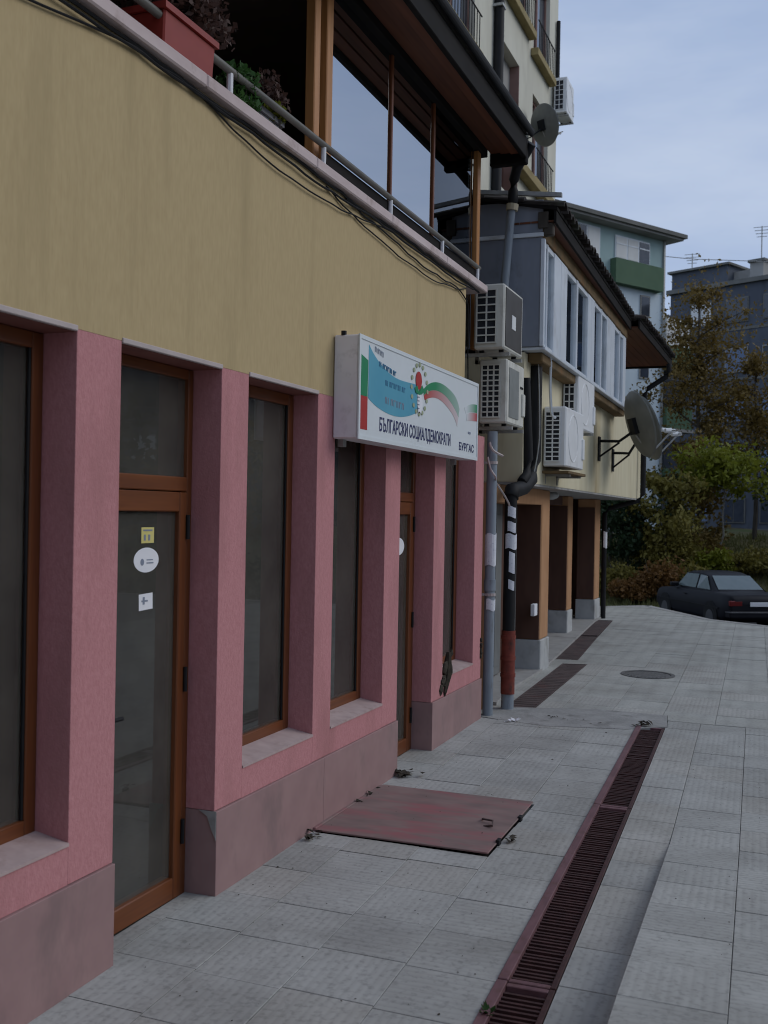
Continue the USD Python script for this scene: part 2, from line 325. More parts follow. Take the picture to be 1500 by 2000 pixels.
autumn = leafmat("autumn_leaves", [(0.17, 0.115, 0.03), (0.27, 0.18, 0.04), (0.19, 0.16, 0.04), (0.36, 0.24, 0.045), (0.13, 0.1, 0.035)])
yellowgreen = leafmat("yellow_green_leaves", [(0.179, 0.194, 0.019), (0.244, 0.244, 0.029), (0.114, 0.145, 0.019), (0.276, 0.244, 0.032)])
darkgreen = leafmat("dark_green_leaves", [(0.027, 0.048, 0.019), (0.045, 0.075, 0.027), (0.068, 0.09, 0.027), (0.03, 0.053, 0.024)])
oliveleaf = leafmat("olive_leaves", [(0.19, 0.16, 0.035), (0.26, 0.2, 0.04), (0.13, 0.125, 0.035), (0.22, 0.13, 0.035)])
orangeleaf = leafmat("orange_leaves", [(0.17, 0.085, 0.025), (0.22, 0.11, 0.03), (0.13, 0.085, 0.03), (0.2, 0.09, 0.025)])
grassm = leafmat("dry_grass", [(0.133, 0.133, 0.048), (0.199, 0.186, 0.053), (0.119, 0.146, 0.048), (0.213, 0.16, 0.067)])

PHI_G = math.atan(0.0323)      # paving grid turn
GDIR = np.array([-math.sin(PHI_G), math.cos(PHI_G)])


def tilemat(name, c1, c2, along, period=0.04, rand=0.07):
    """ribbed concrete paving tile: fine ribs along or across the grid, worn, with blotches"""
    nodes = {
        "g": ("geometry", {}), "rot": ("mapping", {"rotation": (0, 0, -PHI_G)}),
        "w": ("wave_texture", {"wave_type": "bands", "bands_direction": "x" if along else "y", "scale": 0.314 / period, "distortion": 0.12, "detail": 2.0, "detail_scale": 3.0}),
        "wr": ("rgb_ramp", {"ramp": [(0.0, (0.90, 0.90, 0.90)), (0.35, (1, 1, 1)), (1.0, (1.03, 1.03, 1.03))]}),
        "n1": ("noise_texture", {"scale": 3.0, "detail": 7.0, "roughness": 0.65}), "r1": ("rgb_ramp", {"ramp": [(0.3, c1), (0.7, c2)]}),
        "n2": ("noise_texture", {"scale": 38.0, "detail": 4.0}), "r2": ("rgb_ramp", {"ramp": [(0.30, (0.78, 0.78, 0.78)), (0.5, (1, 1, 1))]}),
        "n4": ("noise_texture", {"scale": 1.1, "detail": 5.0, "roughness": 0.6}), "r4": ("rgb_ramp", {"ramp": [(0.36, (0.80, 0.79, 0.78)), (0.56, (1, 1, 1))]}),
        "mul": ("mix_color", {"blend_type": "multiply", "fac": 0.65}), "mul2": ("mix_color", {"blend_type": "multiply", "fac": 1.0}), "mul4": ("mix_color", {"blend_type": "multiply", "fac": 1.0}),
        "oi": ("object_info", {}), "mr": ("map_range", {"to_min": 1 - rand, "to_max": 1 + rand}), "hv": ("hsv", {}),
        "b": ("bump", {"strength": 0.2, "distance": 0.003}),
        "p": ("principled_bsdf", {"roughness": 0.85, "specular_ior_level": 0.3}),
    }
    links = [("g.position", "rot.vector"), ("rot.vector", "w.vector"), ("g.position", "n1.vector"), ("g.position", "n2.vector"), ("g.position", "n4.vector"), ("n1.fac", "r1.fac"),
             ("w.fac", "wr.fac"), ("n2.fac", "r2.fac"), ("n4.fac", "r4.fac"), ("r1.color", "mul.a"), ("wr.color", "mul.b"), ("mul.result", "mul2.a"), ("r2.color", "mul2.b"),
             ("mul2.result", "mul4.a"), ("r4.color", "mul4.b"),
             ("oi.random", "mr.value"), ("mr.result", "hv.value"), ("mul4.result", "hv.color"), ("hv.color", "p.base_color"),
             ("w.fac", "b.height"), ("b.normal", "p.normal")]
    MATS[name] = usdkit.material(stage, f"/World/Looks/{name}", nodes, links, surface="p.BSDF")
    return MATS[name]


tile_a = tilemat("ribbed_tile_long", (0.36, 0.36, 0.34), (0.44, 0.44, 0.415), True)
tile_b = tilemat("ribbed_tile_cross", (0.355, 0.355, 0.335), (0.435, 0.435, 0.41), False)
tile_c = tilemat("ribbed_tile_warm", (0.37, 0.365, 0.335), (0.45, 0.44, 0.41), True)
tile_d = tilemat("smooth_tile", (0.36, 0.36, 0.335), (0.44, 0.44, 0.405), True, period=0.2, rand=0.07)


# ------------------------------------------------------------------ ground, road, pavement
def GZ(y):
    return float(np.clip(0.0125 * (y - 5.0), -0.06, 0.055))


def grid(xs, ys, zf):
    X, Y = np.meshgrid(xs, ys, indexing="ij")
    Z = zf(X, Y)
    v = np.stack([X, Y, Z], -1).reshape(-1, 3); nx, ny = len(xs), len(ys)
    i, j = np.meshgrid(np.arange(nx - 1), np.arange(ny - 1), indexing="ij")
    q = np.stack([i * ny + j, (i + 1) * ny + j, (i + 1) * ny + j + 1, i * ny + j + 1], -1).reshape(-1, 4)
    return v, q


def terrain(X, Y):
    base = np.interp(Y - 0.12 * X, [-400, 32.5, 34.5, 38, 42, 60, 400], [-1.06, -1.06, -0.75, 0.25, 0.95, 1.2, 1.5])
    far = np.clip((np.abs(X) - 3) / 40, 0, 1)
    n = meshkit.fbm(np.stack([X * 0.35, Y * 0.35, X * 0], -1), 4, 3) - 0.5
    w = np.clip((Y - 0.12 * X - 33) / 3, 0, 1)
    return base + n * 0.7 * w


xs = np.unique(np.concatenate([np.linspace(-600, -40, 15), np.linspace(-40, 60, 81), np.linspace(60, 600, 15)]))
ys = np.unique(np.concatenate([np.linspace(-600, -20, 10), np.linspace(-20, 30, 11), np.linspace(30, 60, 61), np.linspace(60, 900, 15)]))
mb = MB(); mb.add(*grid(xs, ys, terrain))
single("ground", mb, soil, "dry autumn grass bank and ground behind the street", "ground", kind="structure", smooth=True)

mb = MB(); mb.add(*grid(np.linspace(-60, 120, 3), np.array([15.0, 33.0]), lambda X, Y: X * 0 - 0.96))
v, f = mb.arrays(); v[:, 1] += 0.12 * v[:, 0] * (v[:, 1] > 20); mb = MB().add(v, f)
single("road", mb, asphalt, "dark asphalt road below the far edge of the pavement", "road", kind="structure")

EDGE = [(-30, 19.0), (-3.0, 20.6), (-0.96, 21.4), (-0.18, 22.1), (1.2, 19.75), (2.2, 19.1), (6.0, 18.8), (26.0, 18.6)]
PLATEAU = Polygon([(-30, -12)] + EDGE + [(26.0, -12)])
RAISE_S, RAISE_Y = 2.03, 6.25


def rz_(x, y):
    """height of the paving: a gentle fall along the shops and the wedge that rises on the street side"""
    s = x + 0.0323 * (y - 5.0)
    z = GZ(y)
    if s > RAISE_S - 0.02 and y < RAISE_Y:
        z += 0.085 * min(RAISE_Y - y, 2.75)
    return z


CH0, CH1 = 1.505, 1.742      # drain channel in grid units
pave = Thing("pavement", "grey ribbed concrete tile pavement along the shopfronts", "pavement", (0, 0, 0), kind="structure")
T = 0.03
# bed under the tiles: lower strip, channel left out, wedge, far field
bed = MB()


def slab(mb, s0, s1, y0, y1, zf, drop=0.028, depth=1.2):
    P = lambda s, y: (s - 0.0323 * (y - 5.0), y)
    c = [P(s0, y0), P(s1, y0), P(s1, y1), P(s0, y1)]
    top = [(x, y, zf(y) - drop) for x, y in c]; bot = [(x, y, -1.2) for x, y in c]
    v = np.array(top + bot)
    f = [[0, 1, 2, 3], [7, 6, 5, 4], [0, 4, 5, 1], [1, 5, 6, 2], [2, 6, 7, 3], [3, 7, 4, 0]]
    mb.add(v, f)


for ya, yb in ((-12, 0.2), (0.2, 9.4)):
    slab(bed, -5, CH0, ya, yb, GZ)
    slab(bed, CH1, RAISE_S, ya, yb, GZ)
slab(bed, CH0, CH1, -12, 9.4, lambda y: -0.20)
wz = lambda y: GZ(y) + 0.085 * min(RAISE_Y - y, 2.75)
slab(bed, RAISE_S, 26, -12, -1.0, wz); slab(bed, RAISE_S, 26, -1.0, 0.2, wz); slab(bed, RAISE_S, 26, 0.2, 3.5, wz); slab(bed, RAISE_S, 26, 3.5, RAISE_Y, wz); slab(bed, RAISE_S, 26, RAISE_Y, 9.4, GZ)
far = Polygon([(-30, 9.4), (-5, 9.4), (26, 9.4)] + EDGE[::-1])
bed.prism(far, 1.2 + 0.055 - 0.028, -1.2)
pave.part("paving_bed", bed, mortar)
# kerb along the far edge
kb = MB()
for (ax, ay), (bx, by) in zip(EDGE[1:-1], EDGE[2:]):
    L = math.hypot(bx - ax, by - ay); n = max(1, int(L / 0.9)); a = math.atan2(by - ay, bx - ax)
    for i in range(n):
        cx, cy = ax + (bx - ax) * (i + 0.5) / n, ay + (by - ay) * (i + 0.5) / n
        k = MB(); k.cbox(-L / n / 2 + 0.004, L / n / 2 - 0.004, -0.11, 0.07, -0.35, 0.062, 0.012)
        v, f = k.arrays(); v = v @ rotz(a).T + [cx, cy, 0]
        if cx > 4: kb.add(v, f)
        else: pave.part("kerb_stone", MB().add(v, f), concrete)
pave.part("kerb_run", kb, concrete, kind="stuff")

HATCH = sbox(0.03, 5.56, 1.09, 6.65)
CEM = Polygon([(-0.05, 9.15), (0.6, 9.0), (1.3, 9.18), (1.62, 9.42), (1.56, 9.98), (0.9, 10.0), (0.25, 9.75), (-0.05, 9.6)])
DR2 = unary_union([Polygon([(0.09, 9.58), (0.36, 9.62), (0.26, 12.96), (-0.03, 12.86)]), Polygon([(-0.38, 13.18), (0.08, 13.28), (-0.15, 16.1), (-0.34, 18.62), (-0.72, 18.57), (-0.59, 15.95)])])
BUILT = unary_union([sbox(-30, -12, -0.005, 9.12).difference(unary_union([sbox(-.159, 3.643, 0, 4.457), sbox(-.159, 6.973, 0, 7.727)])), Polygon([(-30, 9.1), (-0.1, 9.1), (-0.10, 10.4), (-0.12, 11.9), (-0.2, 13.2), (-0.585, 18.2), (-0.60, 19.2), (-30, 19.2)])])
MANHOLE = Point(1.06, 12.45).buffer(0.31)
OUT = unary_union([HATCH, CEM, DR2, BUILT, MANHOLE])
stuff = {"a": MB(), "d": MB()}
nt = [0]


def tile(s0, s1, y0, y1, mats):
    g = 0.0015
    P = lambda s, y: (s - 0.0323 * (y - 5.0), y)
    poly = Polygon([P(s0 + g, y0 + g), P(s1 - g, y0 + g), P(s1 - g, y1 - g), P(s0 + g, y1 - g)])
    c = poly.centroid
    if not PLATEAU.contains(poly):
        poly = poly.intersection(PLATEAU.buffer(-0.08))
    cut = poly.difference(OUT)
    if cut.is_empty or cut.area < 0.004: return
    d = np.array([c.x, c.y, 0.0]) - CAM
    dep = d @ F_
    sx = 750 + 2030 * (d @ R_) / dep if dep > 0.3 else -9999
    h = 0.4 * 1.85 / max(dep, .3) ** 2 * 2030
    sy = 1000 - 2030 * (d @ U_) / dep if dep > .3 else 9999
    near = dep > 0.5 and -150 < sx < 1620 and sy < 2150 and h > 9.0 and nt[0] < 298
    full = cut.area > poly.area * 0.999 and abs(poly.area - (s1 - s0 - 2 * g) * (y1 - y0 - 2 * g)) < 1e-4
    dz = rng.normal(0, 0.0010); tx, ty = rng.normal(0, 0.0020, 2)
    ym = (y0 + y1) / 2

    def lift(v):
        v = v.copy()
        zz = np.array([rz_(x if abs(x + .0323 * (y - 5) - RAISE_S) > .03 else (RAISE_S + .05 if s0 >= RAISE_S - .02 else RAISE_S - .05) - .0323 * (y - 5), min(y, y1)) for x, y in v[:, :2]])
        v[:, 2] += zz - T + dz + (v[:, 0] - c.x) * tx + (v[:, 1] - c.y) * ty
        return v

    mb = MB()
    if full and near:
        b = 0.0022
        xy = np.array(poly.exterior.coords)[:4]
        inn = xy + (np.array([c.x, c.y]) - xy) * (b / 0.2)
        v = np.vstack([np.c_[xy, np.zeros(4)], np.c_[xy, np.full(4, T - b)], np.c_[inn, np.full(4, T)]])
        f = [[8, 9, 10, 11]] + [[i, (i + 1) % 4, 4 + (i + 1) % 4, 4 + i] for i in range(4)] + [[4 + i, 4 + (i + 1) % 4, 8 + (i + 1) % 4, 8 + i] for i in range(4)]
        a = np.array(xy); area = np.sum(a[:, 0] * np.roll(a[:, 1], -1) - np.roll(a[:, 0], -1) * a[:, 1])
        if area < 0: f = [q[::-1] for q in f]
        mb.add(lift(v), f)
    else:
        if cut.geom_type not in ("Polygon", "MultiPolygon"): return
        mb.prism(cut, T, 0, lift)
    if not mb.v: return
    if near:
        nt[0] += 1
        pave.part("tile", mb, mats[rng.integers(len(mats))])
    else:
        v, f = mb.arrays(); stuff["d" if ym > 9.7 else "a"].add(v, f)


W = 0.40
cells = []
for i in range(-1, 5):                                   # between shops and channel
    s1 = CH0 - W * i
    for j in range(-12, 14):
        cells.append((s1 - W, s1, 4.13 + 0.4 * j + (0.02 if i % 2 else 0), 4.53 + 0.4 * j + (0.02 if i % 2 else 0), [tile_a, tile_a, tile_c, tile_b]))
cells = [c for c in cells if c[1] <= CH0 + 1e-6 and c[2] < 9.5]
for j in range(-14, 14):                                 # narrow strip between channel and wedge
    cells.append((CH1 + 0.004, RAISE_S, 4.2 + 0.4 * j, 4.6 + 0.4 * j, [tile_a, tile_c]))
for i in range(0, 22):
    for j in range(-14, 14):
        y0 = 4.164 + 0.4 * j + 0.07 * (i % 2)
        cells.append((RAISE_S + 0.38 * i, RAISE_S + 0.38 * (i + 1), y0, y0 + 0.4, [tile_a, tile_a, tile_b, tile_c] if y0 > 6 else [tile_b, tile_b, tile_a]))
cells.sort(key=lambda c: (c[2] - 0) ** 2 + (c[0] - 2.6) ** 2)
for c in cells:
    if c[2] < 9.45: tile(c[0], c[1], c[2], min(c[3], 9.72), c[4])
fc = []
for i in range(-8, 16):
    for j in range(0, 28):
        fc.append((-0.2 + 0.47 * i, -0.2 + 0.47 * (i + 1), 9.73 + 0.47 * j, 9.73 + 0.47 * (j + 1), [tile_d, tile_d, tile_c]))
fc.sort(key=lambda c: c[2] ** 2 + (c[0] - 2) ** 2)
for c in fc: tile(*c)
for k, mm in (("a", tile_a), ("d", tile_d)):
    if stuff[k].v: pave.part("distant_tiles", stuff[k], mm, kind="stuff")
# left wide area where paving is not told apart: plain sheet to the plateau's edge
sh = MB().prism(PLATEAU.difference(sbox(-4.2, -12, 10.5, 23)).buffer(-0.1), 0.020, 0.03)
pave.part("outer_paving", sh, tile_d)
sc = MB()
v, f = MB().prism(CEM.buffer(-0.004), 0.03).arrays()
v[:, 2] += np.array([GZ(y) - 0.03 for y in v[:, 1]]) + 0.006 * meshkit.noise(v * 7)
pave.part("cement_patch", MB().add(v, f), cement, label="rough grey cement patch across the pavement at the end of the drain")

# ------------------------------------------------------------------ drain grates
def SX(s, y): return s - 0.0323 * (y - 5.0)


def grate(y0, y1, label, pitch=0.036):
    yc = (y0 + y1) / 2
    t = Thing("drain_grate", label, "drain grate", (SX((CH0 + CH1) / 2, yc), yc, GZ(yc)), rz=PHI_G, group=None)
    L = y1 - y0 - 0.01; hw = (CH1 - CH0) / 2; sl = math.atan((GZ(y1) - GZ(y0)) / (y1 - y0))
    def P(mb):
        v, f = mb.arrays(); v = v.copy(); v[:, 2] += v[:, 1] * math.tan(sl); return MB().add(v, f)
    t.part("side_rail", P(MB().cbox(-hw - 0.002, -hw + 0.042, -L / 2, L / 2, -0.05, 0.010, 0.003)), railred, local=True)
    t.part("side_rail", P(MB().cbox(hw - 0.022, hw + 0.002, -L / 2, L / 2, -0.05, 0.004, 0.003)), gratered, local=True)
    t.part("end_bar", P(MB().cbox(-hw + 0.043, hw - 0.023, -L / 2, -L / 2 + 0.03, -0.03, 0.002, 0.003)), railred, local=True)
    t.part("end_bar", P(MB().cbox(-hw + 0.043, hw - 0.023, L / 2 - 0.03, L / 2, -0.03, 0.002, 0.003)), railred, local=True)
    n = int((L - 0.08) / pitch)
    for k in range(n):
        y = -L / 2 + 0.045 + pitch * (k + 0.5)
        t.part("slat", P(MB().box(-hw + 0.043, hw - 0.023, y - 0.007, y + 0.007, -0.035, -0.010 + rng.normal(0, .0015))), gratered, local=True)
    return t


grate(3.0, 4.15, "maroon slatted drain grate nearest the camera, with a weed in its corner")
grate(4.15, 6.80, "long maroon drain grate beside the small pavement step")
grate(6.80, 9.36, "far maroon drain grate section ending at the cement patch")
# second drain along the neighbouring columns
def strip_grate(c, label):
    c = np.array(c); t = Thing("drain_strip", label, "drain grate", (*c.mean(0), 0.055))
    a, b, d, e = c  # near-left, near-right, far-right, far-left
    n = int(np.linalg.norm(e - a) / 0.11)
    for k in range(n):
        u0, u1 = (k + 0.08) / n, (k + 0.92) / n
        q = np.array([a + (e - a) * u0, b + (d - b) * u0, b + (d - b) * u1, a + (e - a) * u1])
        t.part("slat", MB().prism(Polygon(q), 0.03, 0.022), striprust)
    t.part("frame", MB().prism(Polygon(c).buffer(0.012).difference(Polygon(c)), 0.03, 0.028), striprust)
    t.part("frame_floor", MB().prism(Polygon(c), 0.008, 0.0275), darkpit)


strip_grate([(0.10, 9.60), (0.34, 9.64), (0.245, 12.92), (-0.02, 12.85)], "reddish brown drain strip in front of the nearest orange column")
strip_grate([(-0.36, 13.2), (0.06, 13.3), (-0.16, 16.0), (-0.57, 15.95)], "worn brown drain strip between the first and second orange columns")
strip_grate([(-0.575, 16.1), (-0.19, 16.15), (-0.36, 18.6), (-0.70, 18.55)], "dark drain strip reaching the last orange column")

mh = Thing("manhole_cover", "round dark iron manhole cover in the far pavement", "manhole cover", (1.06, 12.45, 0.055))
ang = np.linspace(0, 2 * np.pi, 41)[:-1]
ring = Point(0, 0).buffer(0.31, 24).difference(Point(0, 0).buffer(0.265, 24))
mh.part("frame_ring", MB().prism(ring, 0.04, -0.032), ironm, local=True)
lid = MB().prism(Point(0, 0).buffer(0.258, 24), 0.035, -0.033)
for a in range(-5, 6):
    w = math.sqrt(max(0, 0.235 ** 2 - (a * 0.042) ** 2))
    lid.box(a * 0.042 - 0.009, a * 0.042 + 0.009, -w, w, 0.0, 0.006)
mh.part("lid", lid, ironm, local=True)

hp = Thing("steel_hatch", "worn reddish steel hatch plate lying on the pavement by the pink wall", "hatch", (0.55, 6.1, 0.015))
v, f = MB().cbox(0.035, 1.085, 5.57, 6.64, 0, 0.010, 0.002).arrays()
v[:, 2] += np.array([GZ(y) for y in v[:, 1]]) + 0.003 + 0.008 * np.clip((v[:, 0] - .3) / .8, 0, 1)
plate = hp.part("plate", MB().add(v, f), steel)
hb = MB().prism(sbox(0.045, 5.58, 1.075, 6.63), 0.01, -0.02)
hp.part("pit_lining", hb, darkpit)
hp.part("rear_strip", MB().cbox(0.012, 0.034, 5.57, 6.64, -0.01, 0.03, 0.003), steel)
pts = [(0.93, 6.02, 0.05), (0.99, 6.0, 0.075), (0.97, 6.08, 0.085), (0.90, 6.10, 0.08), (0.89, 6.16, 0.055)]
hp.part("handle", MB().tube(np.array(pts) * [1, 1, .62], 0.006, 6), striprust)
for k in range(2): hp.part("hinge", MB().cbox(1.078, 1.10, 5.75 + .5 * k, 5.80 + .5 * k, 0.01, 0.045, .003), black)

# ------------------------------------------------------------------ shop building
shop = Thing("shop_building", "yellow over pink shop building with brown framed doors and windows", "building", (0, 0, 0))
LZ = 2.60
B = [(1.42, 2.25, "w"), (2.53, 3.35, "w"), (3.64, 4.46, "d"), (4.73, 5.57, "w"), (5.82, 6.68, "w"), (6.97, 7.73, "d"), (8.00, 8.85, "w")]
shop.part("upper_wall", MB().box(-0.30, 0.0, -3.0, 8.46, LZ, 3.868).box(-0.62, -0.36, 8.46, 9.1, LZ, 3.868), yellow)
shop.part("parapet_inner", MB().box(-1.0, -0.302, -3.0, 9.1, 3.0, 3.3), concrete)
for k in range(10):
    y0 = -3.0 + 1.2 * k; y1 = min(y0 + 1.196, 8.95)
    if y1 - y0 > 0.05: shop.part("coping", MB().cbox(-0.32, 0.05, y0, y1, 3.87, 3.936, 0.008), copingm)
edges = [-3.0] + [e for b in B for e in b[:2]] + [9.1]
pil = [(edges[i], edges[i + 1]) for i in range(0, len(edges), 2)]
for (a, b) in pil:
    shop.part("pillar", MB().cbox(-0.30, 0.0, a, b, 0.412, LZ - 0.0005, 0.002), pink)
# plinth panels
runs = [(-3.0, 3.64), (4.46, 6.97), (7.73, 9.1)]
for (a, b) in runs:
    n = max(1, round((b - a) / 1.26))
    for k in range(n):
        y0, y1 = a + (b - a) * k / n + (0.0006 if k else 0), a + (b - a) * (k + 1) / n - (0.0006 if k < n - 1 else 0)
        shop.part("plinth_panel", MB().cbox(-0.30, 0.014, y0, y1, -0.12, 0.41, 0.002), plinthm)
for (a, b, k) in B:
    zg = GZ((a + b) / 2)
    shop.part("drip_edge", MB().cbox(-0.014, 0.007, a + 0.001, b - 0.001, LZ - 0.010, LZ + 0.013, 0.003), stonewhite)
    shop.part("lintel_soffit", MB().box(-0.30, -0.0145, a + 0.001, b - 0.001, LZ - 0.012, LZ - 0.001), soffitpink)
    z0 = 0.605 if k == "w" else zg - .02
    zt = LZ - 0.013
    fx0, fx1 = -0.225, -0.16
    if k == "w":
        shop.part("sill_wall", MB().box(-0.30, -0.0005, a, b, 0.412, 0.565), pink)
        v = np.array([[-0.158, a + .001, 0.566], [0.006, a + .001, 0.566], [0.006, a + .001, 0.578], [-0.158, a + .001, 0.606], [-0.158, b - .001, 0.566], [0.006, b - .001, 0.566], [0.006, b - .001, 0.578], [-0.158, b - .001, 0.606]])
        shop.part("sill", MB().add(v, [[0, 1, 2, 3], [7, 6, 5, 4], [0, 4, 5, 1], [1, 5, 6, 2], [2, 6, 7, 3], [3, 7, 4, 0]]), sillm)
        fr = MB(); w = 0.065
        fr.cbox(fx0, fx1, a + .001, a + w, 0.567, zt, .004).cbox(fx0, fx1, b - w, b - .001, 0.567, zt, .004)
        p = shop.part("window_frame", fr, wood)
        shop.part("frame_rail", MB().cbox(fx0, fx1, a + w, b - w, 0.567, 0.567 + w + .03, .004), woodh, parent=p)
        shop.part("frame_rail", MB().cbox(fx0, fx1, a + w, b - w, zt - w, zt, .004), woodh, parent=p)
        shop.part("bead", MB().box(-0.176, -0.168, a + w, a + w + .012, 0.665, zt - w).box(-0.176, -0.168, b - w - .012, b - w, 0.665, zt - w), black, parent=p)
        shop.part("pane", MB().box(-0.190, -0.182, a + w - .005, b - w + .005, 0.655, zt - w + .005), skyvoid, parent=p)
    else:
        fr = MB(); w = 0.045
        fr.cbox(fx0, fx1, a + .001, a + w, z0, zt, .004).cbox(fx0, fx1, b - w, b - .001, z0, zt, .004)
        p = shop.part("door_frame", fr, wood)
        shop.part("transom_bar", MB().cbox(fx0, fx1 + .002, a + w, b - w, 1.985, 2.055, .005), woodh, parent=p)
        shop.part("frame_rail", MB().cbox(fx0, fx1, a + w, b - w, zt - .05, zt, .004), woodh, parent=p)
        shop.part("transom_pane", MB().box(-0.190, -0.182, a + w - .005, b - w + .005, 2.05, zt - .045), skyvoid, parent=p)
        lf = MB(); la, lb_ = a + w + .003, b - w - .003; sw = 0.065
        lf.cbox(fx0 + .01, fx1 + .004, la, la + sw, zg + .004, 1.98, .005).cbox(fx0 + .01, fx1 + .004, lb_ - sw, lb_, zg + .004, 1.98, .005)
        dl = shop.part("door_leaf", lf, wood)
        shop.part("leaf_rail", MB().cbox(fx0 + .01, fx1 + .003, la + sw, lb_ - sw, zg + .004, zg + .11, .005), woodh, parent=dl)
        shop.part("leaf_rail", MB().cbox(fx0 + .01, fx1 + .003, la + sw, lb_ - sw, 1.885, 1.98, .005), woodh, parent=dl)
        shop.part("pane", MB().box(-0.190, -0.182, la + sw - .005, lb_ - sw + .005, zg + .105, 1.89), skyvoid, parent=dl)
        for hz in (0.25, 1.0, 1.75):
            shop.part("hinge", MB().tube([(fx1 + .012, lb_ - .002, hz), (fx1 + .012, lb_ - .002, hz + .12)], 0.010, 8), black, parent=dl)
        shop.part("handle", MB().cbox(fx1 + .004, fx1 + .03, la + .02, la + .045, 0.90, 1.02, .004).tube([(fx1 + .04, la + .03, 0.97), (fx1 + .04, la + .17, 0.965)], 0.010, 8).tube([(fx1 + .01, la + .03, 0.97), (fx1 + .045, la + .03, 0.97)], .009, 6), black, parent=dl)
        sx = -0.1815
        YZX = lambda v: np.c_[v[:, 2], v[:, 0], v[:, 1]]
        if a < 4:
            shop.part("sticker", MB().prism(sbox(4.066, 1.736, 4.167, 1.81), .001, sx, YZX), yellowpaper, parent=dl, label="small yellow printed sticker")
            shop.part("sticker_print", MB().prism(unary_union([sbox(4.08, 1.792, 4.152, 1.800), sbox(4.085, 1.748, 4.10, 1.776), sbox(4.12, 1.748, 4.135, 1.776)]), .001, sx + .0012, YZX), sgrey, parent=dl)
            shop.part("sticker", MB().prism(affinity.scale(Point(4.109, 1.657).buffer(1, 24), .100, .058), .001, sx, YZX), paperw, parent=dl, label="round white sticker")
            shop.part("sticker_print", MB().prism(unary_union([affinity.scale(Point(4.075, 1.648).buffer(1, 10), .014, .016), sbox(4.11, 1.640, 4.165, 1.646), sbox(4.11, 1.655, 4.16, 1.660)]), .001, sx + .0012, YZX), sgrey, parent=dl)
            shop.part("sticker", MB().prism(affinity.rotate(sbox(4.055, 1.424, 4.165, 1.500), 2), .001, sx, YZX), paperw, parent=dl, label="small white square notice")
            shop.part("sticker_print", MB().prism(unary_union([sbox(4.085, 1.450, 4.10, 1.485), sbox(4.075, 1.462, 4.125, 1.470)]), .001, sx + .0012, YZX), sgrey, parent=dl)
        else:
            shop.part("sticker", MB().prism(affinity.scale(Point(7.42, 1.64).buffer(1, 24), .13, .068), .001, sx, YZX), paperw, parent=dl, label="round white sticker on the far door")
# interior shell behind the glass
shop.part("interior_floor", MB().box(-4.0, -0.226, -3.0, 9.1, -0.1, 0.0), floorm)
shop.part("interior_wall", MB().box(-4.15, -4.0, -3.0, 9.1, -0.1, 2.9).box(-4.0, -0.301, -3.1, -3.0, -0.1, 2.9).box(-4.0, -0.301, 9.0, 9.1, -0.1, 2.9), interior)
shop.part("interior_ceiling", MB().box(-4.0, -0.301, -3.0, 9.0, 2.62, 2.9), interior)
shop.part("interior_partition", MB().box(-4.0, -0.301, 4.55, 4.65, 0.0, 2.62).box(-2.6, -2.5, 4.65, 9.0, 0.0, 2.62), interior)
# broken render below the last window and at the corners
dm = MB()
for k in range(26):
    c = np.array([0.004, 8.11 + rng.normal(0, .05), 0.60 + rng.normal(0, .07)]); c[1] += (0.66 - c[2]) * 0.3 * 0 + (c[2] - .6) * .35
    sp = trimesh.creation.icosphere(1, 0.028); vv = sp.vertices * [0.5, rng.uniform(.6, 1.6), rng.uniform(.7, 1.9)] * rng.uniform(.8, 1.2, (len(sp.vertices), 1)) + c
    dm.add(vv, sp.faces)
dm.tube([(0.004, 8.05, .44), (0.004, 8.12, .60), (0.004, 8.15, .76)], [.02, .045, .02], 7)
shop.part("broken_render", dm, litterm, label="dark broken render below the last window")
dm = MB()
for k in range(9):
    sp = trimesh.creation.icosphere(1, 0.02); dm.add(sp.vertices * [.8, 1, rng.uniform(.8, 1.8)] * rng.uniform(.7, 1.2, (len(sp.vertices), 1)) + [0.0 + rng.normal(0, .006), 9.09, .66 + rng.normal(0, .05)], sp.faces)
shop.part("broken_render", dm, litterm, label="small broken patch at the far pink corner")
ch = MB().prism(Polygon([(-.10, .412), (0, .412), (0, .27), (-.03, .33), (-.05, .385)]), 0.003, 0, lambda v: np.c_[v[:, 0] + .0125, 4.4585 - v[:, 2] * 0 - (v[:, 2] > 0) * .003, v[:, 1]])
shop.part("chipped_corner", ch, concrete)

# balcony on top
shop.part("balcony_floor", MB().box(-2.85, -0.302, -3.0, 9.28, 3.30, 3.42), concrete)
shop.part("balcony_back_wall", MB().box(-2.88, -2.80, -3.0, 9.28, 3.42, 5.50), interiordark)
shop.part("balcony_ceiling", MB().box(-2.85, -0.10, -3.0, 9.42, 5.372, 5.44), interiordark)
shop.part("end_wall", MB().box(-2.8, -0.305, 9.2, 9.28, 3.42, 3.9), yellow)
for (a, b) in ((5.72, 5.80), (5.895, 5.985)):
    shop.part("balcony_post", MB().cbox(-0.20, -0.135, a, b, 3.42, 5.25, .006), woodlight)
shop.part("balcony_post", MB().cbox(-0.185, -0.135, 9.20, 9.29, 3.42, 5.25, .006), woodlight)
for y in (7.08, 8.03):
    shop.part("balcony_mullion", MB().cbox(-0.19, -0.155, y - .014, y + .014, 3.42, 5.25, .004), wood)
shop.part("head_beam", MB().cbox(-0.27, -0.11, -3.0, 9.42, 5.25, 5.37, .006), darkbrown)
for (a, b) in ((5.985, 7.06), (7.10, 8.01), (8.05, 9.14)):
    shop.part("balcony_pane", MB().box(-0.180, -0.172, a - .003, b + .003, 3.42, 5.255), balglass if a < 8 else plainglass)
shop.part("end_panel", MB().box(-2.75, -0.225, 9.205, 9.235, 3.9, 5.25), interiordark)
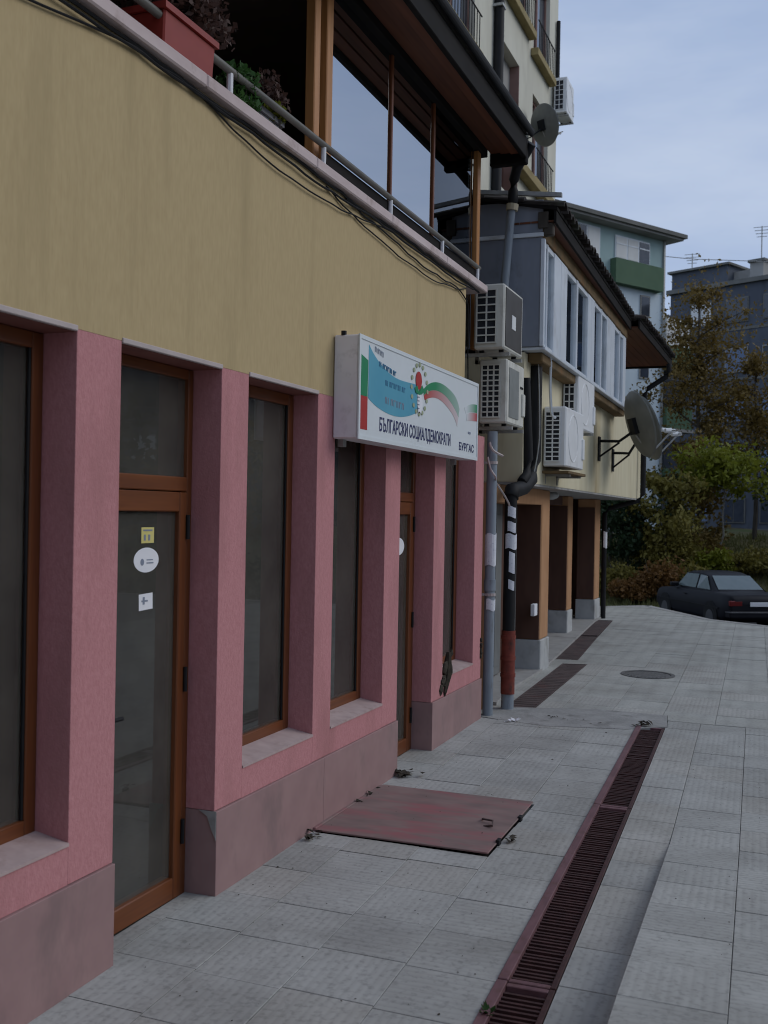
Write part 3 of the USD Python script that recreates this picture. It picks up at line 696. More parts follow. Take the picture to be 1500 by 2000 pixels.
for k in range(3):
    x0 = -0.105 + 0.098 * k
    shop.part("soffit_board", MB().cbox(x0, x0 + 0.094, -3.0, 9.5, 5.285 + .012 * (2 - k), 5.305 + .012 * (2 - k), .003), woodsoffit)
shop.part("fascia", MB().cbox(0.192, 0.238, -3.0, 9.52, 5.245, 5.44, .006), darkbrown)
g = MB(); gp = [(0.245 + .030 + .030 * math.cos(a), 5.50 + .055 * math.sin(a)) for a in np.linspace(math.pi, 2 * math.pi, 9)]
gp2 = [(0.245 + .030 + .024 * math.cos(a), 5.50 + .048 * math.sin(a)) for a in np.linspace(2 * math.pi, math.pi, 9)]
v = np.array([(x, y, z) for y in (-3.0, 9.55) for x, z in gp + gp2]); n = 18
shop.part("gutter", MB().add(v, [[i, (i + 1) % n, n + (i + 1) % n, n + i] for i in range(n)]), black)
rv = np.array([[0.24, -3, 5.445], [0.24, 9.5, 5.445], [-2.85, 9.5, 6.05], [-2.85, -3, 6.05], [0.24, -3, 5.50], [0.24, 9.5, 5.50], [-2.85, 9.5, 6.13], [-2.85, -3, 6.13]])
shop.part("roof", MB().add(rv, [[0, 1, 2, 3], [7, 6, 5, 4], [0, 4, 5, 1], [1, 5, 6, 2], [2, 6, 7, 3], [3, 7, 4, 0]]), rooftile)
shop.part("eave_end_block", MB().cbox(-0.12, 0.236, 9.522, 9.60, 5.20, 5.44, .01), darkbrown)
# railing
rl = Thing("balcony_railing", "low grey tube railing with short white posts on the parapet", "railing", (-0.08, 6.0, 3.936))
rl.part("top_rail", MB().tube([(-0.08, y, 4.135) for y in np.linspace(-1, 9.1, 12)], 0.021, 10), pm("rail_dull_grey", (0.11, 0.105, 0.09), (0.15, 0.14, 0.12), rough=0.45), smooth=True)
rl.part("lower_panel", MB().cbox(-0.105, -0.095, 5.78, 9.1, 4.03, 4.115, .003), darkbrown)
for y in (1.2, 2.4, 3.5, 4.62, 5.75, 6.88, 8.04, 9.05):
    rl.part("post", MB().tube([(-0.08, y, 3.934), (-0.08, y, 4.12)], 0.017, 8), paperw)

# cables under the coping
def cable(pts, r, label, mat=black):
    p = np.array(pts, float); t = np.linspace(0, 1, len(p)); tt = np.linspace(0, 1, len(p) * 6)
    from scipy.interpolate import PchipInterpolator
    q = np.stack([PchipInterpolator(t, p[:, k])(tt) for k in range(3)], 1)
    q[1:-1, 2] += (meshkit.noise(np.c_[q[1:-1, 1] * 6, q[1:-1, 1] * 0 + r * 1000, q[1:-1, 1] * 0]) - .5) * .018
    single("cable", MB().tube(q, r, 5), mat, label, "cable")


cable([(0.012, y, 3.856 - .006 * (i % 2)) for i, y in enumerate(np.linspace(-3, 8.8, 18))], 0.009, "thick black cable clipped tight under the coping")
cable([(0.020, y, 3.835 - .012 * ((i * 7) % 3)) for i, y in enumerate(np.linspace(-3, 8.6, 16))], 0.007, "second black cable running just below the thick one under the coping")
cable([(0.010, 1.5, 3.60), (0.012, 2.4, 3.66), (0.014, 3.07, 3.745), (0.016, 3.4, 3.80), (0.018, 3.75, 3.84), (0.02, 4.1, 3.83), (0.02, 4.5, 3.845)], 0.006, "thin cable rising across the yellow wall at the top left corner")
cable([(0.012, 4.2, 3.84), (0.014, 4.5, 3.79), (0.016, 4.9, 3.74), (0.018, 5.4, 3.73), (0.018, 5.9, 3.76), (0.016, 6.3, 3.80), (0.014, 6.7, 3.835)], 0.005, "thin cable sagging below the coping beside the balcony post")
cable([(0.012, 5.6, 3.83), (0.014, 6.2, 3.75), (0.016, 6.9, 3.70), (0.018, 7.5, 3.69), (0.018, 8.0, 3.73), (0.016, 8.4, 3.80)], 0.005, "thin looping cable at the far end of the yellow wall")
cable([(0.010, 5.9, 3.84), (0.012, 6.8, 3.78), (0.014, 7.4, 3.745), (0.014, 8.1, 3.76), (0.012, 8.45, 3.70), (-0.05, 8.7, 3.3), (-0.1, 8.9, 2.9)], 0.006, "cable bending down behind the upper air conditioner")

# planters and plants on the parapet
def foliage_mesh(c, rad, n, size, seed, up=0.3, flat=1.0, shell=0.5):
    r = np.random.default_rng(seed)
    d = r.normal(size=(n, 3)); d /= np.linalg.norm(d, axis=1, keepdims=True)
    rr = (shell + (1 - shell) * r.random(n)) ** 1.0 * r.uniform(.55, 1.0, n) ** .5
    nz = meshkit.fbm(d * 2.2 + seed, 3, seed)
    p = d * (rr * (0.55 + 0.9 * nz))[:, None] * np.asarray(rad) + np.asarray(c)
    keep = meshkit.fbm(p / (np.mean(rad) * .42) + seed * 1.7, 2, seed + 5) > 0.40
    p = p[keep]; n = len(p)
    a = r.normal(size=(n, 3)); a[:, 2] -= up; a /= np.linalg.norm(a, axis=1, keepdims=True)
    b = np.cross(a, r.normal(size=(n, 3))); b /= np.linalg.norm(b, axis=1, keepdims=True)
    s = size * r.uniform(.6, 1.4, n)[:, None]
    v = np.stack([p - a * s, p + b * s * .55, p + a * s, p - b * s * .55], 1).reshape(-1, 3)
    q = np.arange(4 * n).reshape(-1, 4)
    return MB().add(v, q)


def planter(x0, x1, y0, y1, z0, z1, mat, label):
    t = Thing("planter_box", label, "planter", ((x0 + x1) / 2, (y0 + y1) / 2, z0))
    cx, cy = (x0 + x1) / 2, (y0 + y1) / 2
    v, f = MB().cbox(x0, x1, y0, y1, z0, z1 - .03, .008).arrays()
    k = 1 - 0.10 * (z1 - v[:, 2]) / (z1 - z0); v[:, 0] = cx + (v[:, 0] - cx) * k; v[:, 1] = cy + (v[:, 1] - cy) * (1 - (1 - k) * .4)
    t.part("trough", MB().add(v, f), mat)
    t.part("rim", MB().prism(sbox(x0 - .012, y0 - .012, x1 + .012, y1 + .012).difference(sbox(x0 + .02, y0 + .02, x1 - .02, y1 - .02)), .03, z1 - .032), mat)
    t.part("soil", MB().box(x0 + .018, x1 - .018, y0 + .018, y1 - .018, z1 - .03, z1 - .012), litterm)


planter(-0.30, -0.045, 3.98, 4.42, 3.937, 4.19, clay, "red plastic planter box with a rim standing on the parapet")
planter(-0.28, -0.125, 4.86, 5.28, 3.937, 4.115, greyplanter, "grey planter box behind the railing beside the wooden post")


def plant(c, rad, n, size, mat, label, seed):
    t = Thing("balcony_plant", label, "plant", (c[0], c[1], 3.98))
    t.part("foliage", foliage_mesh(c, rad, n, size, seed, shell=.2), mat)
    st = MB()
    for k in range(6):
        a = k * 1.05; st.tube([(c[0] + .02 * math.cos(a), c[1] + .04 * math.sin(a), 4.0), (c[0] + rad[0] * .5 * math.cos(a), c[1] + rad[1] * .6 * math.sin(a), c[2] + rad[2] * .3)], .004, 4)
    t.part("stem", st, bark)


plant((-0.20, 4.30, 4.37), (.20, .50, .24), 5200, .022, drybrown, "dried brown plant spilling over the red planter", 3)
plant((-0.24, 3.70, 4.40), (.18, .42, .24), 3000, .022, drybrown, "dried dark plant at the top edge, left of the red planter", 4)
plant((-0.14, 4.82, 4.12), (.11, .20, .15), 2200, .020, houseplant, "small green plant behind the thin rail", 5)
plant((-0.20, 5.25, 4.25), (.10, .22, .15), 1800, .018, drybrown, "reddish brown plant in the grey planter", 6)
plant((-0.13, 5.22, 4.14), (.06, .11, .07), 700, .016, yellowgreen, "little yellowish plant at the foot of the wooden post", 8)

# ------------------------------------------------------------------ sign box
sg = Thing("shop_sign", "white box sign with blue, green and red artwork above the shop windows", "sign", (0, 7.0, 2.34))
X1 = 0.17
sg.part("casing", MB().cbox(0.002, X1 - .004, 5.775, 8.295, 2.345, 2.975, .008), signcase)
sg.part("face", MB().box(X1 - .004, X1, 5.785, 8.285, 2.355, 2.965), signface)
tr = sbox(5.772, 2.342, 8.298, 2.978).difference(sbox(5.797, 2.367, 8.273, 2.953))
YZX = lambda v: np.c_[v[:, 2], v[:, 0], v[:, 1]]
sg.part("edge_trim", MB().prism(tr, .010, X1 - .005, YZX), signface)
sg.part("lamp_knob", MB().tube([(0.06, 5.79, 2.975), (0.06, 5.79, 3.0)], 0.018, 8), black)
sg.part("support_bar", MB().box(0.004, 0.04, 5.85, 5.9, 2.30, 2.345).box(0.004, .04, 8.1, 8.15, 2.30, 2.345), galv)
art = lambda nm, poly, lay, mat, **k: sg.part(nm, MB().prism(poly, .0012, X1 + .0006 + .0016 * lay, YZX), mat, **k)
art("green_bar", Polygon([(5.80, 2.61), (5.915, 2.61), (5.915, 2.835), (5.80, 2.86)]), 0, sgreen)
art("red_bar", sbox(5.80, 2.405, 5.915, 2.609), 0, sred)
from scipy.interpolate import CubicSpline


def curve(pts, n=24):
    p = np.array(pts); t = np.r_[0, np.cumsum(np.linalg.norm(np.diff(p, axis=0), axis=1))]
    return [tuple(q) for q in CubicSpline(t, p)(np.linspace(0, t[-1], n))]


blue = Polygon(curve([(5.925, 2.935), (6.02, 2.88), (6.16, 2.83), (6.36, 2.79), (6.60, 2.785), (6.82, 2.79)]) + curve([(6.82, 2.60), (6.62, 2.555), (6.40, 2.535), (6.16, 2.55), (6.02, 2.575), (5.925, 2.605)]))
art("blue_field", blue, 0, sblue)


def strokes(y0, y1, z0, z1, n, dz):
    out = []
    w = (y1 - y0) / n
    for k in range(n):
        a = y0 + w * k; zz = dz * k / n
        out += [sbox(a + w * .1, z0 + zz, a + w * .30, z1 + zz)]
        if k % 3 != 1: out.append(sbox(a + w * .1, z1 - .010 + zz, a + w * .8, z1 + zz))
        if k % 2 == 0: out.append(sbox(a + w * .55, z0 + zz, a + w * .78, z1 + zz))
    return unary_union(out)


art("small_lettering", strokes(6.02, 6.17, 2.905, 2.938, 7, -.02), 1, sgrey)
art("small_lettering", strokes(6.09, 6.40, 2.822, 2.855, 10, -.03), 1, sline)
art("small_lettering", strokes(6.20, 6.58, 2.715, 2.750, 10, -.01), 1, sline)
art("small_lettering", strokes(6.20, 6.56, 2.600, 2.642, 7, -.01), 1, sgrey)


def lettering(nm, text, y0, y1, z0, h, mat):
    tm = meshkit.text_mesh(text, h, 0.0012, bold=True)
    v = np.array(tm.vertices); w0, w1 = v[:, 0].min(), v[:, 0].max()
    v[:, 0] = y0 + (v[:, 0] - w0) / (w1 - w0) * (y1 - y0); v[:, 1] += z0; v[:, 2] += X1 + .0006
    sg.part(nm, MB().add(YZX(v), tm.faces), mat)


lettering("lettering", "БЪЛГАРСКИ СОЦИАЛДЕМОКРАТИ", 6.12, 7.58, 2.418, 0.085, snavy)
lettering("lettering", "БУРГАС", 7.80, 8.20, 2.402, 0.060, snavy)
art("small_lettering", sbox(8.03, 2.545, 8.10, 2.562), 1, sgrey)
for k in range(16):
    a = k * 2 * math.pi / 16
    art("emblem_star", affinity.scale(Point(6.855 + .165 * math.cos(a), 2.765 + .172 * math.sin(a)).buffer(1, 5), .022, .016), 2, solive)
art("rose", affinity.scale(Point(6.835, 2.825).buffer(1, 16), .062, .062), 2, sred)
art("rose_leaf", Polygon([(6.75, 2.765), (6.80, 2.785), (6.835, 2.745), (6.90, 2.80), (6.95, 2.765), (6.90, 2.735), (6.84, 2.725), (6.77, 2.735)]), 3, sgreen)
hand = unary_union([affinity.scale(Point(6.865, 2.675).buffer(1, 10), .055, .060), sbox(6.83, 2.60, 6.90, 2.66), affinity.scale(Point(6.84, 2.715).buffer(1, 8), .03, .02)])
art("hand", hand, 2, paperw)
for k in range(4):
    art("hand_finger_line", sbox(6.815, 2.705 - .026 * k, 6.85, 2.712 - .026 * k), 3, sgrey)


def fade(name, c, y0, y1):
    n = {"g": ("geometry", {}), "s": ("separate_xyz", {}), "r": ("map_range", {"from_min": y0, "from_max": y1}), "x": ("mix_color", {"a": c, "b": (0.66, 0.70, 0.71)}), "p": ("principled_bsdf", {"roughness": 0.4})}
    return usdkit.material(stage, f"/World/Looks/{name}", n, [("g.position", "s.vector"), ("s.y", "r.value"), ("r.result", "x.fac"), ("x.result", "p.base_color")], surface="p.BSDF")


fg = fade("print_green_fade", (0.03, 0.24, 0.10), 7.2, 8.3); fr_ = fade("print_red_fade", (0.45, 0.07, 0.06), 7.0, 8.0)
fg2 = fade("print_green_fade_in", (0.03, 0.24, 0.10), 8.26, 7.98); fr2 = fade("print_red_fade_in", (0.45, 0.06, 0.06), 8.26, 7.98)
U = curve([(6.94, 2.775), (7.10, 2.84), (7.30, 2.865), (7.55, 2.84), (7.72, 2.785), (7.79, 2.72)])
M_ = curve([(6.95, 2.735), (7.10, 2.785), (7.30, 2.80), (7.52, 2.765), (7.68, 2.705), (7.77, 2.655)])
L_ = curve([(6.97, 2.70), (7.12, 2.735), (7.30, 2.74), (7.50, 2.70), (7.64, 2.65), (7.74, 2.575)])
art("green_ribbon", Polygon(U + M_[::-1]), 0, fg)
art("red_ribbon", Polygon(M_ + L_[::-1]).buffer(-.0015), 0, fr_)
art("green_ribbon", Polygon(curve([(7.93, 2.745), (8.08, 2.785), (8.27, 2.80)]) + [(8.27, 2.735), (8.08, 2.725), (7.95, 2.70)]), 0, fg2)
art("red_ribbon", Polygon([(7.97, 2.695), (8.08, 2.72), (8.27, 2.732), (8.27, 2.665), (8.10, 2.655), (7.98, 2.645)]), 0, fr2)

# ------------------------------------------------------------------ air conditioners
def ac(x0, x1, y0, y1, z0, z1, label, case, nrow, ncol, front, arms=True, rows_full=True):
    t = Thing("air_conditioner", label, "air conditioner", ((x0 + x1) / 2, (y0 + y1) / 2, z0), group=None)
    t.part("casing", MB().cbox(x0, x1, y0, y1, z0, z1, .014), case)
    w = x1 - x0; h = z1 - z0
    gx0, gx1 = x0 + w * .10, x0 + w * .74
    gz0, gz1 = z0 + h * .09, z1 - h * .09
    t.part("side_coil", MB().box(gx0, gx1, y0 - .004, y0 + .01, gz0, gz1), acdark)
    for k in range(nrow + 1):
        z = gz0 + (gz1 - gz0) * k / nrow
        t.part("grille_bar", MB().box(gx0 - .004, gx1 + .004, y0 - .014, y0 - .005, z - .006, z + .006), case)
    for k in range(ncol + 1):
        x = gx0 + (gx1 - gx0) * k / ncol
        t.part("grille_bar", MB().box(x - .007, x + .007, y0 - .0125, y0 - .0045, gz0 - .006, gz1 + .006), case)
    L = y1 - y0
    if front == "dark":
        t.part("front_panel", MB().box(x1 - .002, x1 + .006, y0 + .035, y1 - .05, z0 + .03, z1 - .03), acfront)
        t.part("badge", MB().cbox(x1 + .005, x1 + .012, y0 + L * .36, y0 + L * .56, z0 + h * .36, z0 + h * .58, .004), whitemetal)
    elif front == "grey":
        t.part("front_panel", MB().box(x1 - .002, x1 + .006, y0 + .07, y0 + L * .66, z0 + .06, z1 - .07), acgrey)
        t.part("badge", MB().box(x1 + .001, x1 + .005, y1 - .15, y1 - .05, z1 - .22, z1 - .20), black)
    cy, cz, r = y0 + L * .40, (z0 + z1) / 2, min(h, L) * .40
    gr = MB()
    for rr in (r,):
        a = np.linspace(0, 2 * np.pi, 25); gr.tube(np.c_[np.full(25, x1 + .001), cy + rr * np.cos(a), cz + rr * np.sin(a)], .005, 4, cap=False)
    if front == "white": t.part("fan_guard", gr, case)
    if front != "dark": t.part("service_cover", MB().cbox(x1 - .03, x1 + .018, y1 - .10, y1 - .004, z0 + h * .18, z0 + h * .55, .008), case)
    if arms:
        for y in (y0 + .10, y1 - .12):
            b = MB().box(x0 - .14, x1 + .03, y - .018, y + .018, z0 - .055, z0 - .025).box(x0 - .14, x0 - .11, y - .018, y + .018, z0 - .055, z0 + .42)
            t.part("bracket", b, galv)
            t.part("foot", MB().box(x0 + .03, x0 + .07, y - .016, y + .016, z0 - .0255, z0 + .002).box(x1 - .07, x1 - .03, y - .016, y + .016, z0 - .0255, z0 + .002), black)
    return t


ac(-0.09, 0.192, 9.0, 9.66, 3.385, 3.965, "aged beige air conditioner with dark front, topmost of the two by the sign", acbeige, 7, 2, "dark")
ac(-0.088, 0.175, 9.2, 9.83, 2.735, 3.32, "beige air conditioner with grey front hanging directly right of the sign", acbeige, 10, 3, "grey")
ac(0.125, 0.367, 10.90, 11.88, 2.42, 3.055, "large white air conditioner low on the cream wall", whitemetal, 11, 2, "white", arms=False)
ac(0.105, 0.29, 11.95, 12.95, 2.915, 3.525, "white air conditioner partly hidden behind the larger white one", whitemetal, 6, 2, "white", arms=False)
sp = Thing("wall_shelf", "thin rusty shelf carrying the large white air conditioner", "shelf", (0.2, 11.3, 2.36))
sp.part("board", MB().cbox(0.10, 0.40, 10.92, 11.88, 2.345, 2.375, .004), felt)
for y in (11.1, 11.7): sp.part("bracket", MB().box(0.10, .38, y - .015, y + .015, 2.32, 2.344).box(0.09, .115, y - .015, y + .015, 2.24, 2.344), galv)
for y0 in (10.92, 11.7):
    pass
sp2 = Thing("wall_shelf", "bracket pair under the half hidden white air conditioner", "shelf", (0.2, 12.4, 2.86))
for y in (12.1, 12.8): sp2.part("bracket", MB().box(0.08, .31, y - .015, y + .015, 2.885, 2.913).box(0.075, .10, y - .015, y + .015, 2.70, 2.885), galv)

# ------------------------------------------------------------------ pipes
def wrapped(t, name, c, r, z0, z1, a0, a1, mat, label=None):
    a = np.linspace(a0, a1, 9)
    vo = []
    for z in (z0, z1):
        for rr in (r, r + .003):
            vo += [(c[0] + rr * math.cos(k), c[1] + rr * math.sin(k), z + .01 * math.sin(k * 3)) for k in a]
    n = 9; v = np.array(vo); f = []
    for i in range(n - 1):
        f += [[n + i, n + i + 1, 3 * n + i + 1, 3 * n + i], [i + 1, i, 2 * n + i, 2 * n + i + 1], [i, i + 1, n + i + 1, n + i], [2 * n + i + 1, 2 * n + i, 3 * n + i, 3 * n + i + 1]]
    f += [[0, n, 3 * n, 2 * n], [n - 1, 3 * n - 1, 4 * n - 1, 2 * n - 1]]
    return t.part(name, MB().add(v, f), mat, label=label)


gpipe = Thing("grey_downpipe", "grey plastic downpipe at the end of the pink wall, white paper stuck on it", "pipe", (0.035, 9.24, 0.05))
gpipe.part("pipe", MB().tube([(0.035, 9.24, z) for z in (0.04, 1.0, 2.0, 2.66)], 0.048, 14), greypipe, smooth=True)
gpipe.part("joint", MB().tube([(0.035, 9.24, 1.20), (0.035, 9.24, 1.30)], 0.055, 14), greypipe, smooth=30)
cl = MB().tube([(0.035, 9.24, 1.15), (0.035, 9.24, 1.175)], 0.056, 12).box(-0.10, 0.0, 9.19, 9.215, 1.152, 1.173)
gpipe.part("clamp", cl, stonewhite)
gpipe.part("clamp", MB().tube([(0.035, 9.24, 2.36), (0.035, 9.24, 2.385)], 0.056, 12).box(-0.10, 0.0, 9.19, 9.215, 2.362, 2.383), stonewhite)
wrapped(gpipe, "paper_strip", (0.035, 9.24), .0495, 1.43, 1.72, -2.7, 0.6, paper, "white torn paper")
wrapped(gpipe, "paper_strip", (0.035, 9.24), .0495, 1.02, 1.12, -1.9, 0.3, paper)
cable([(0.03, 9.12, 2.42), (0.06, 9.14, 2.30), (0.09, 9.18, 2.24), (0.06, 9.3, 2.20), (0.10, 9.4, 2.10), (0.14, 9.5, 1.98)], 0.010, "pale cable looping round the grey downpipe below the sign", stonewhite)
cable([(0.05, 9.1, 2.55), (0.07, 9.12, 2.48), (0.10, 9.16, 2.45), (0.14, 9.22, 2.43)], 0.012, "short pale cable just under the right end of the sign", stonewhite)

bp = Thing("black_downpipe", "black downpipe with red lower section, notices pasted on it", "pipe", (0.13, 9.62, 0.05))
bp.part("pipe", MB().tube([(0.12, 9.62, z) for z in (0.80, 1.5, 2.08)], 0.058, 14), black, smooth=True)
bp.part("red_section", MB().tube([(0.12, 9.62, 0.20), (0.12, 9.62, 0.80)], 0.066, 14), redrust, smooth=30)
for z in (0.36, 0.52, 0.72): bp.part("band", MB().tube([(0.12, 9.62, z), (0.12, 9.62, z + .035)], 0.072, 14), redrust, smooth=30)
bp.part("foot_section", MB().tube([(0.12, 9.62, 0.04), (0.12, 9.62, 0.20)], 0.06, 14), greypipe, smooth=30)
for (z0, z1, a0, a1) in ((1.875, 1.975, -1.75, -.4), (1.735, 1.83, -1.75, -.35), (1.575, 1.715, -2.1, .1), (1.35, 1.545, -1.45, -.45), (1.19, 1.28, -1.5, -.5)):
    wrapped(bp, "notice", (0.12, 9.62), .0595, z0, z1, a0, a1, paper)
bend = [(0.155, 10.36, 3.40), (0.16, 10.34, 2.9), (0.165, 10.32, 2.45), (0.16, 10.22, 2.26), (0.14, 10.02, 2.17), (0.125, 9.8, 2.14), (0.12, 9.66, 2.13), (0.12, 9.62, 2.06)]
bp.part("bend", MB().tube(bend, 0.075, 12), black, smooth=True)
bp.part("bend", MB().tube([(0.13, 10.05, 3.25), (0.15, 10.07, 2.8), (0.165, 10.09, 2.45), (0.16, 10.06, 2.30), (0.14, 9.95, 2.22)], 0.05, 10), black, smooth=True)
cable([(0.20, 10.30, 3.45), (0.225, 10.28, 3.0), (0.235, 10.26, 2.7), (0.215, 10.24, 2.45), (0.19, 10.2, 2.30), (0.16, 9.9, 2.20)], 0.007, "thin grey cable hanging along the black pipe bend", galv)
cable([(0.25, 10.1, 3.62), (0.27, 10.35, 3.58), (0.27, 10.55, 3.5), (0.26, 10.6, 3.2), (0.27, 10.65, 2.95), (0.26, 10.85, 2.93)], 0.016, "white cable duct from the veranda sill down to the large white air conditioner", pvc)

up = Thing("upper_downpipe", "blue grey downpipe with beige collar and dark elbow beside the grey side wall", "pipe", (0.0, 9.85, 4.0))
up.part("pipe", MB().tube([(0.015, 9.85, 4.90), (-0.015, 9.85, 4.5), (-0.045, 9.85, 4.1), (-0.06, 9.85, 3.7)], 0.042, 12), greypipe, smooth=True)
up.part("collar", MB().tube([(0.018, 9.85, 4.86), (0.024, 9.85, 4.92)], 0.060, 12), collarm, smooth=30)
up.part("elbow", MB().tube([(0.022, 9.85, 4.92), (0.03, 9.84, 5.05), (0.045, 9.80, 5.14), (0.10, 9.70, 5.22), (0.26, 9.60, 5.40)], 0.05, 12), black, smooth=True)

# ------------------------------------------------------------------ neighbouring building
PH = math.radians(0.9)
nb = Thing("neighbour_building", "cream building with white veranda windows, dark tiled roof and orange columns", "building", (0.13, 10.0, 0.0), rz=PH)
Lp = lambda nm, mb, mat, **k: nb.part(nm, mb, mat, local=True, **k)
w = Lp("upper_wall", MB().box(-3.2, 0.0, 0.0, 9.4, 2.225, 3.50), cream)
Lp("overhang_soffit", MB().box(-3.2, -0.004, 0.004, 9.396, 2.20, 2.224), concrete)
Lp("ledge_felt", MB().cbox(0.001, 0.15, 0.15, 6.05, 3.42, 3.515, .01), felt)
Lp("veranda_sill", MB().cbox(-0.30, 0.205, 0.0, 6.1, 3.516, 3.548, .005), pvc)
# side panels facing the shop
Lp("side_panel", MB().cbox(-0.60, 0.165, -0.012, 0.02, 3.55, 4.62, .004), greysheet)
Lp("side_panel", MB().cbox(-0.60, 0.165, -0.012, 0.02, 4.665, 4.985, .004), greysheet)
Lp("side_trim", MB().cbox(-0.60, 0.175, -0.025, 0.02, 4.622, 4.663, .004), pvc)
Lp("corner_strip", MB().cbox(0.150, 0.19, -0.02, 0.03, 3.55, 4.60, .004), pvc)
posts = [(0.05, 0.12), (0.20, 0.235), (0.56, 1.25), (1.84, 1.915), (2.60, 3.08), (3.60, 3.66), (4.10, 4.80), (5.28, 5.33), (5.67, 5.95)]
for (a, b) in posts:
    if b - a > 0.3:
        m1 = a + (b - a) * .5
        for (c, d) in ((a, m1 - .006), (m1 + .006, b)):
            Lp("window_post", MB().cbox(0.10, 0.172, c, d, 3.55, 4.60, .008), pvc)
    else:
        Lp("window_post", MB().cbox(0.10, 0.172, a, b, 3.55, 4.60, .006), pvc)
gaps = [(0.12, 0.20), (0.235, 0.56), (1.25, 1.84), (1.915, 2.60), (3.08, 3.60), (3.66, 4.10), (4.80, 5.28), (5.33, 5.67)]
for i, (a, b) in enumerate(gaps):
    Lp("window_pane", MB().box(0.13, 0.137, a - .003, b + .003, 3.59, 4.555), pvcglass)
    Lp("window_rail", MB().box(0.11, 0.16, a, b, 3.549, 3.595), pvc)
    Lp("window_rail", MB().box(0.11, 0.16, a, b, 4.55, 4.60), pvc)
    Lp("blind", MB().box(0.108, 0.118, a, b, 3.56, 4.598), curtainb if i in (3, 5, 7) else curtainm)
Lp("veranda_core", MB().box(-3.2, 0.04, 0.03, 6.0, 3.55, 4.60), interiordark)
Lp("end_parapet", MB().box(-3.0, -0.001, 9.28, 9.395, 3.501, 4.1).box(-.12, -0.002, 6.1, 9.28, 3.501, 3.56), cream)
# roof: the main slope over the veranda and a slightly wider piece over the open end
for (ya, yb, zs, e0, e1) in ((-0.05, 6.04, 4.755, 0.305, 0.235), (6.045, 10.32, 4.775, 0.36, 0.44)):
    tn = (e1 - e0) / (yb - ya)
    def sk(mb, ya=ya, e0=e0, tn=tn):
        v, f = mb.arrays(); v = v.copy(); v[:, 0] += tn * (v[:, 1] - ya); return MB().add(v, f)
    nbd = 4 if ya < 1 else 11
    for k in range(nbd):
        x1 = e0 - .03 - .115 * k
        Lp("soffit_board", sk(MB().cbox(x1 - .111, x1, ya + .03, yb - .04, zs, zs + .02, .003)), woodsoffit)
    Lp("eave_fascia", sk(MB().cbox(e0 - .028, e0, ya, yb, zs - .02, zs + .10, .005)), darkbrown)
    zr = zs + .105
    y2, y3 = ya + .01, yb - .005
    Lp("roof_deck", sk(MB().add(np.array([[e0 + .005, y2, zr], [e0 + .005, y3, zr], [-2.7, y3, zr + .62], [-2.7, y2, zr + .62], [e0 + .005, y2, zr + .035], [e0 + .005, y3, zr + .035], [-2.7, y3, zr + .655], [-2.7, y2, zr + .655]]),
       [[3, 2, 1, 0], [4, 5, 6, 7], [0, 1, 5, 4], [1, 2, 6, 5], [2, 3, 7, 6], [3, 0, 4, 7]])), darkbrown)
    for k in range(int((yb - ya) / .21)):
        y = ya + .11 + .21 * k
        tl = MB()
        for r_ in range(4):
            xa = e0 + .07 - .40 * r_
            za = zr + .070 + (e0 - xa) * .198 + rng.normal(0, .006)
            a = np.linspace(0, np.pi, 7); yy = y + rng.normal(0, .006)
            pr = [(yy + .098 * math.cos(q), .075 * math.sin(q)) for q in a]; pi_ = [(yy + .08 * math.cos(q), .055 * math.sin(q)) for q in a[::-1]]
            pl = pr + pi_; n = len(pl)
            v = np.array([(xa, p_, za + q_ - .03) for p_, q_ in pl] + [(xa - .44, p_, za + .44 * .198 + q_ * .9 - .055) for p_, q_ in pl])
            ff = [[i, (i + 1) % n, n + (i + 1) % n, n + i] for i in range(n)]
            h = n // 2
            ff += [[i, i + 1, n - 2 - i, n - 1 - i] for i in range(h - 1)]
            tl.add(v, ff)
        Lp("roof_tile_row", sk(tl), rooftile)
Lp("frieze_board", MB().cbox(0.10, 0.180, -0.01, 6.03, 4.605, 4.75, .004), felt)
Lp("verge_board", MB().cbox(-0.80, 0.40, 10.285, 10.33, 4.74, 4.92, .005), darkbrown)
Lp("rafter_end", MB().cbox(0.17, 0.27, -0.02, 0.06, 4.63, 4.75, .01), bark)
Lp("rafter_end", MB().cbox(0.12, 0.22, -0.03, -0.012, 4.70, 4.86, .01), bark)
Lp("verge_flashing", MB().add(np.array([[-1.2, -.10, 5.16], [0.36, -.10, 4.97], [0.36, -.055, 4.97], [-1.2, -.055, 5.16], [-1.2, -.10, 5.20], [0.36, -.10, 5.01], [0.36, -.055, 5.01], [-1.2, -.055, 5.20]]),
   [[3, 2, 1, 0], [4, 5, 6, 7], [0, 1, 5, 4], [1, 2, 6, 5], [2, 3, 7, 6], [3, 0, 4, 7]]), galv)
# arcade below
Lp("door_wall", MB().box(-0.75, -0.60, -0.55, 1.75, 0.03, 2.2), brownpanel)
Lp("metal_door", MB().cbox(-0.60, -0.57, 0.25, 1.50, 0.10, 2.02, .008), greydoor)
dp = MB()
for k in range(4): dp.cbox(-0.569, -0.56, 0.33 + .29 * k, 0.55 + .29 * k, 0.2, 1.9, .006)
Lp("door_panelling", dp, greydoor)
Lp("back_wall", MB().box(-1.35, -1.15, 1.7, 9.4, 0.03, 2.2), brownpanel)
Lp("metal_door", MB().cbox(-1.149, -1.11, 2.7, 5.2, 0.10, 2.02, .008), greydoor)
Lp("metal_door", MB().cbox(-1.149, -1.11, 6.6, 7.9, 0.10, 2.02, .008), greydoor)
Lp("end_wall", MB().box(-1.149, -0.78, 9.0, 9.4, 0.03, 2.2), brownpanel)
Lp("entry_beam", MB().cbox(-0.60, -0.22, -0.40, 2.02, 2.02, 2.199, .005), orange)
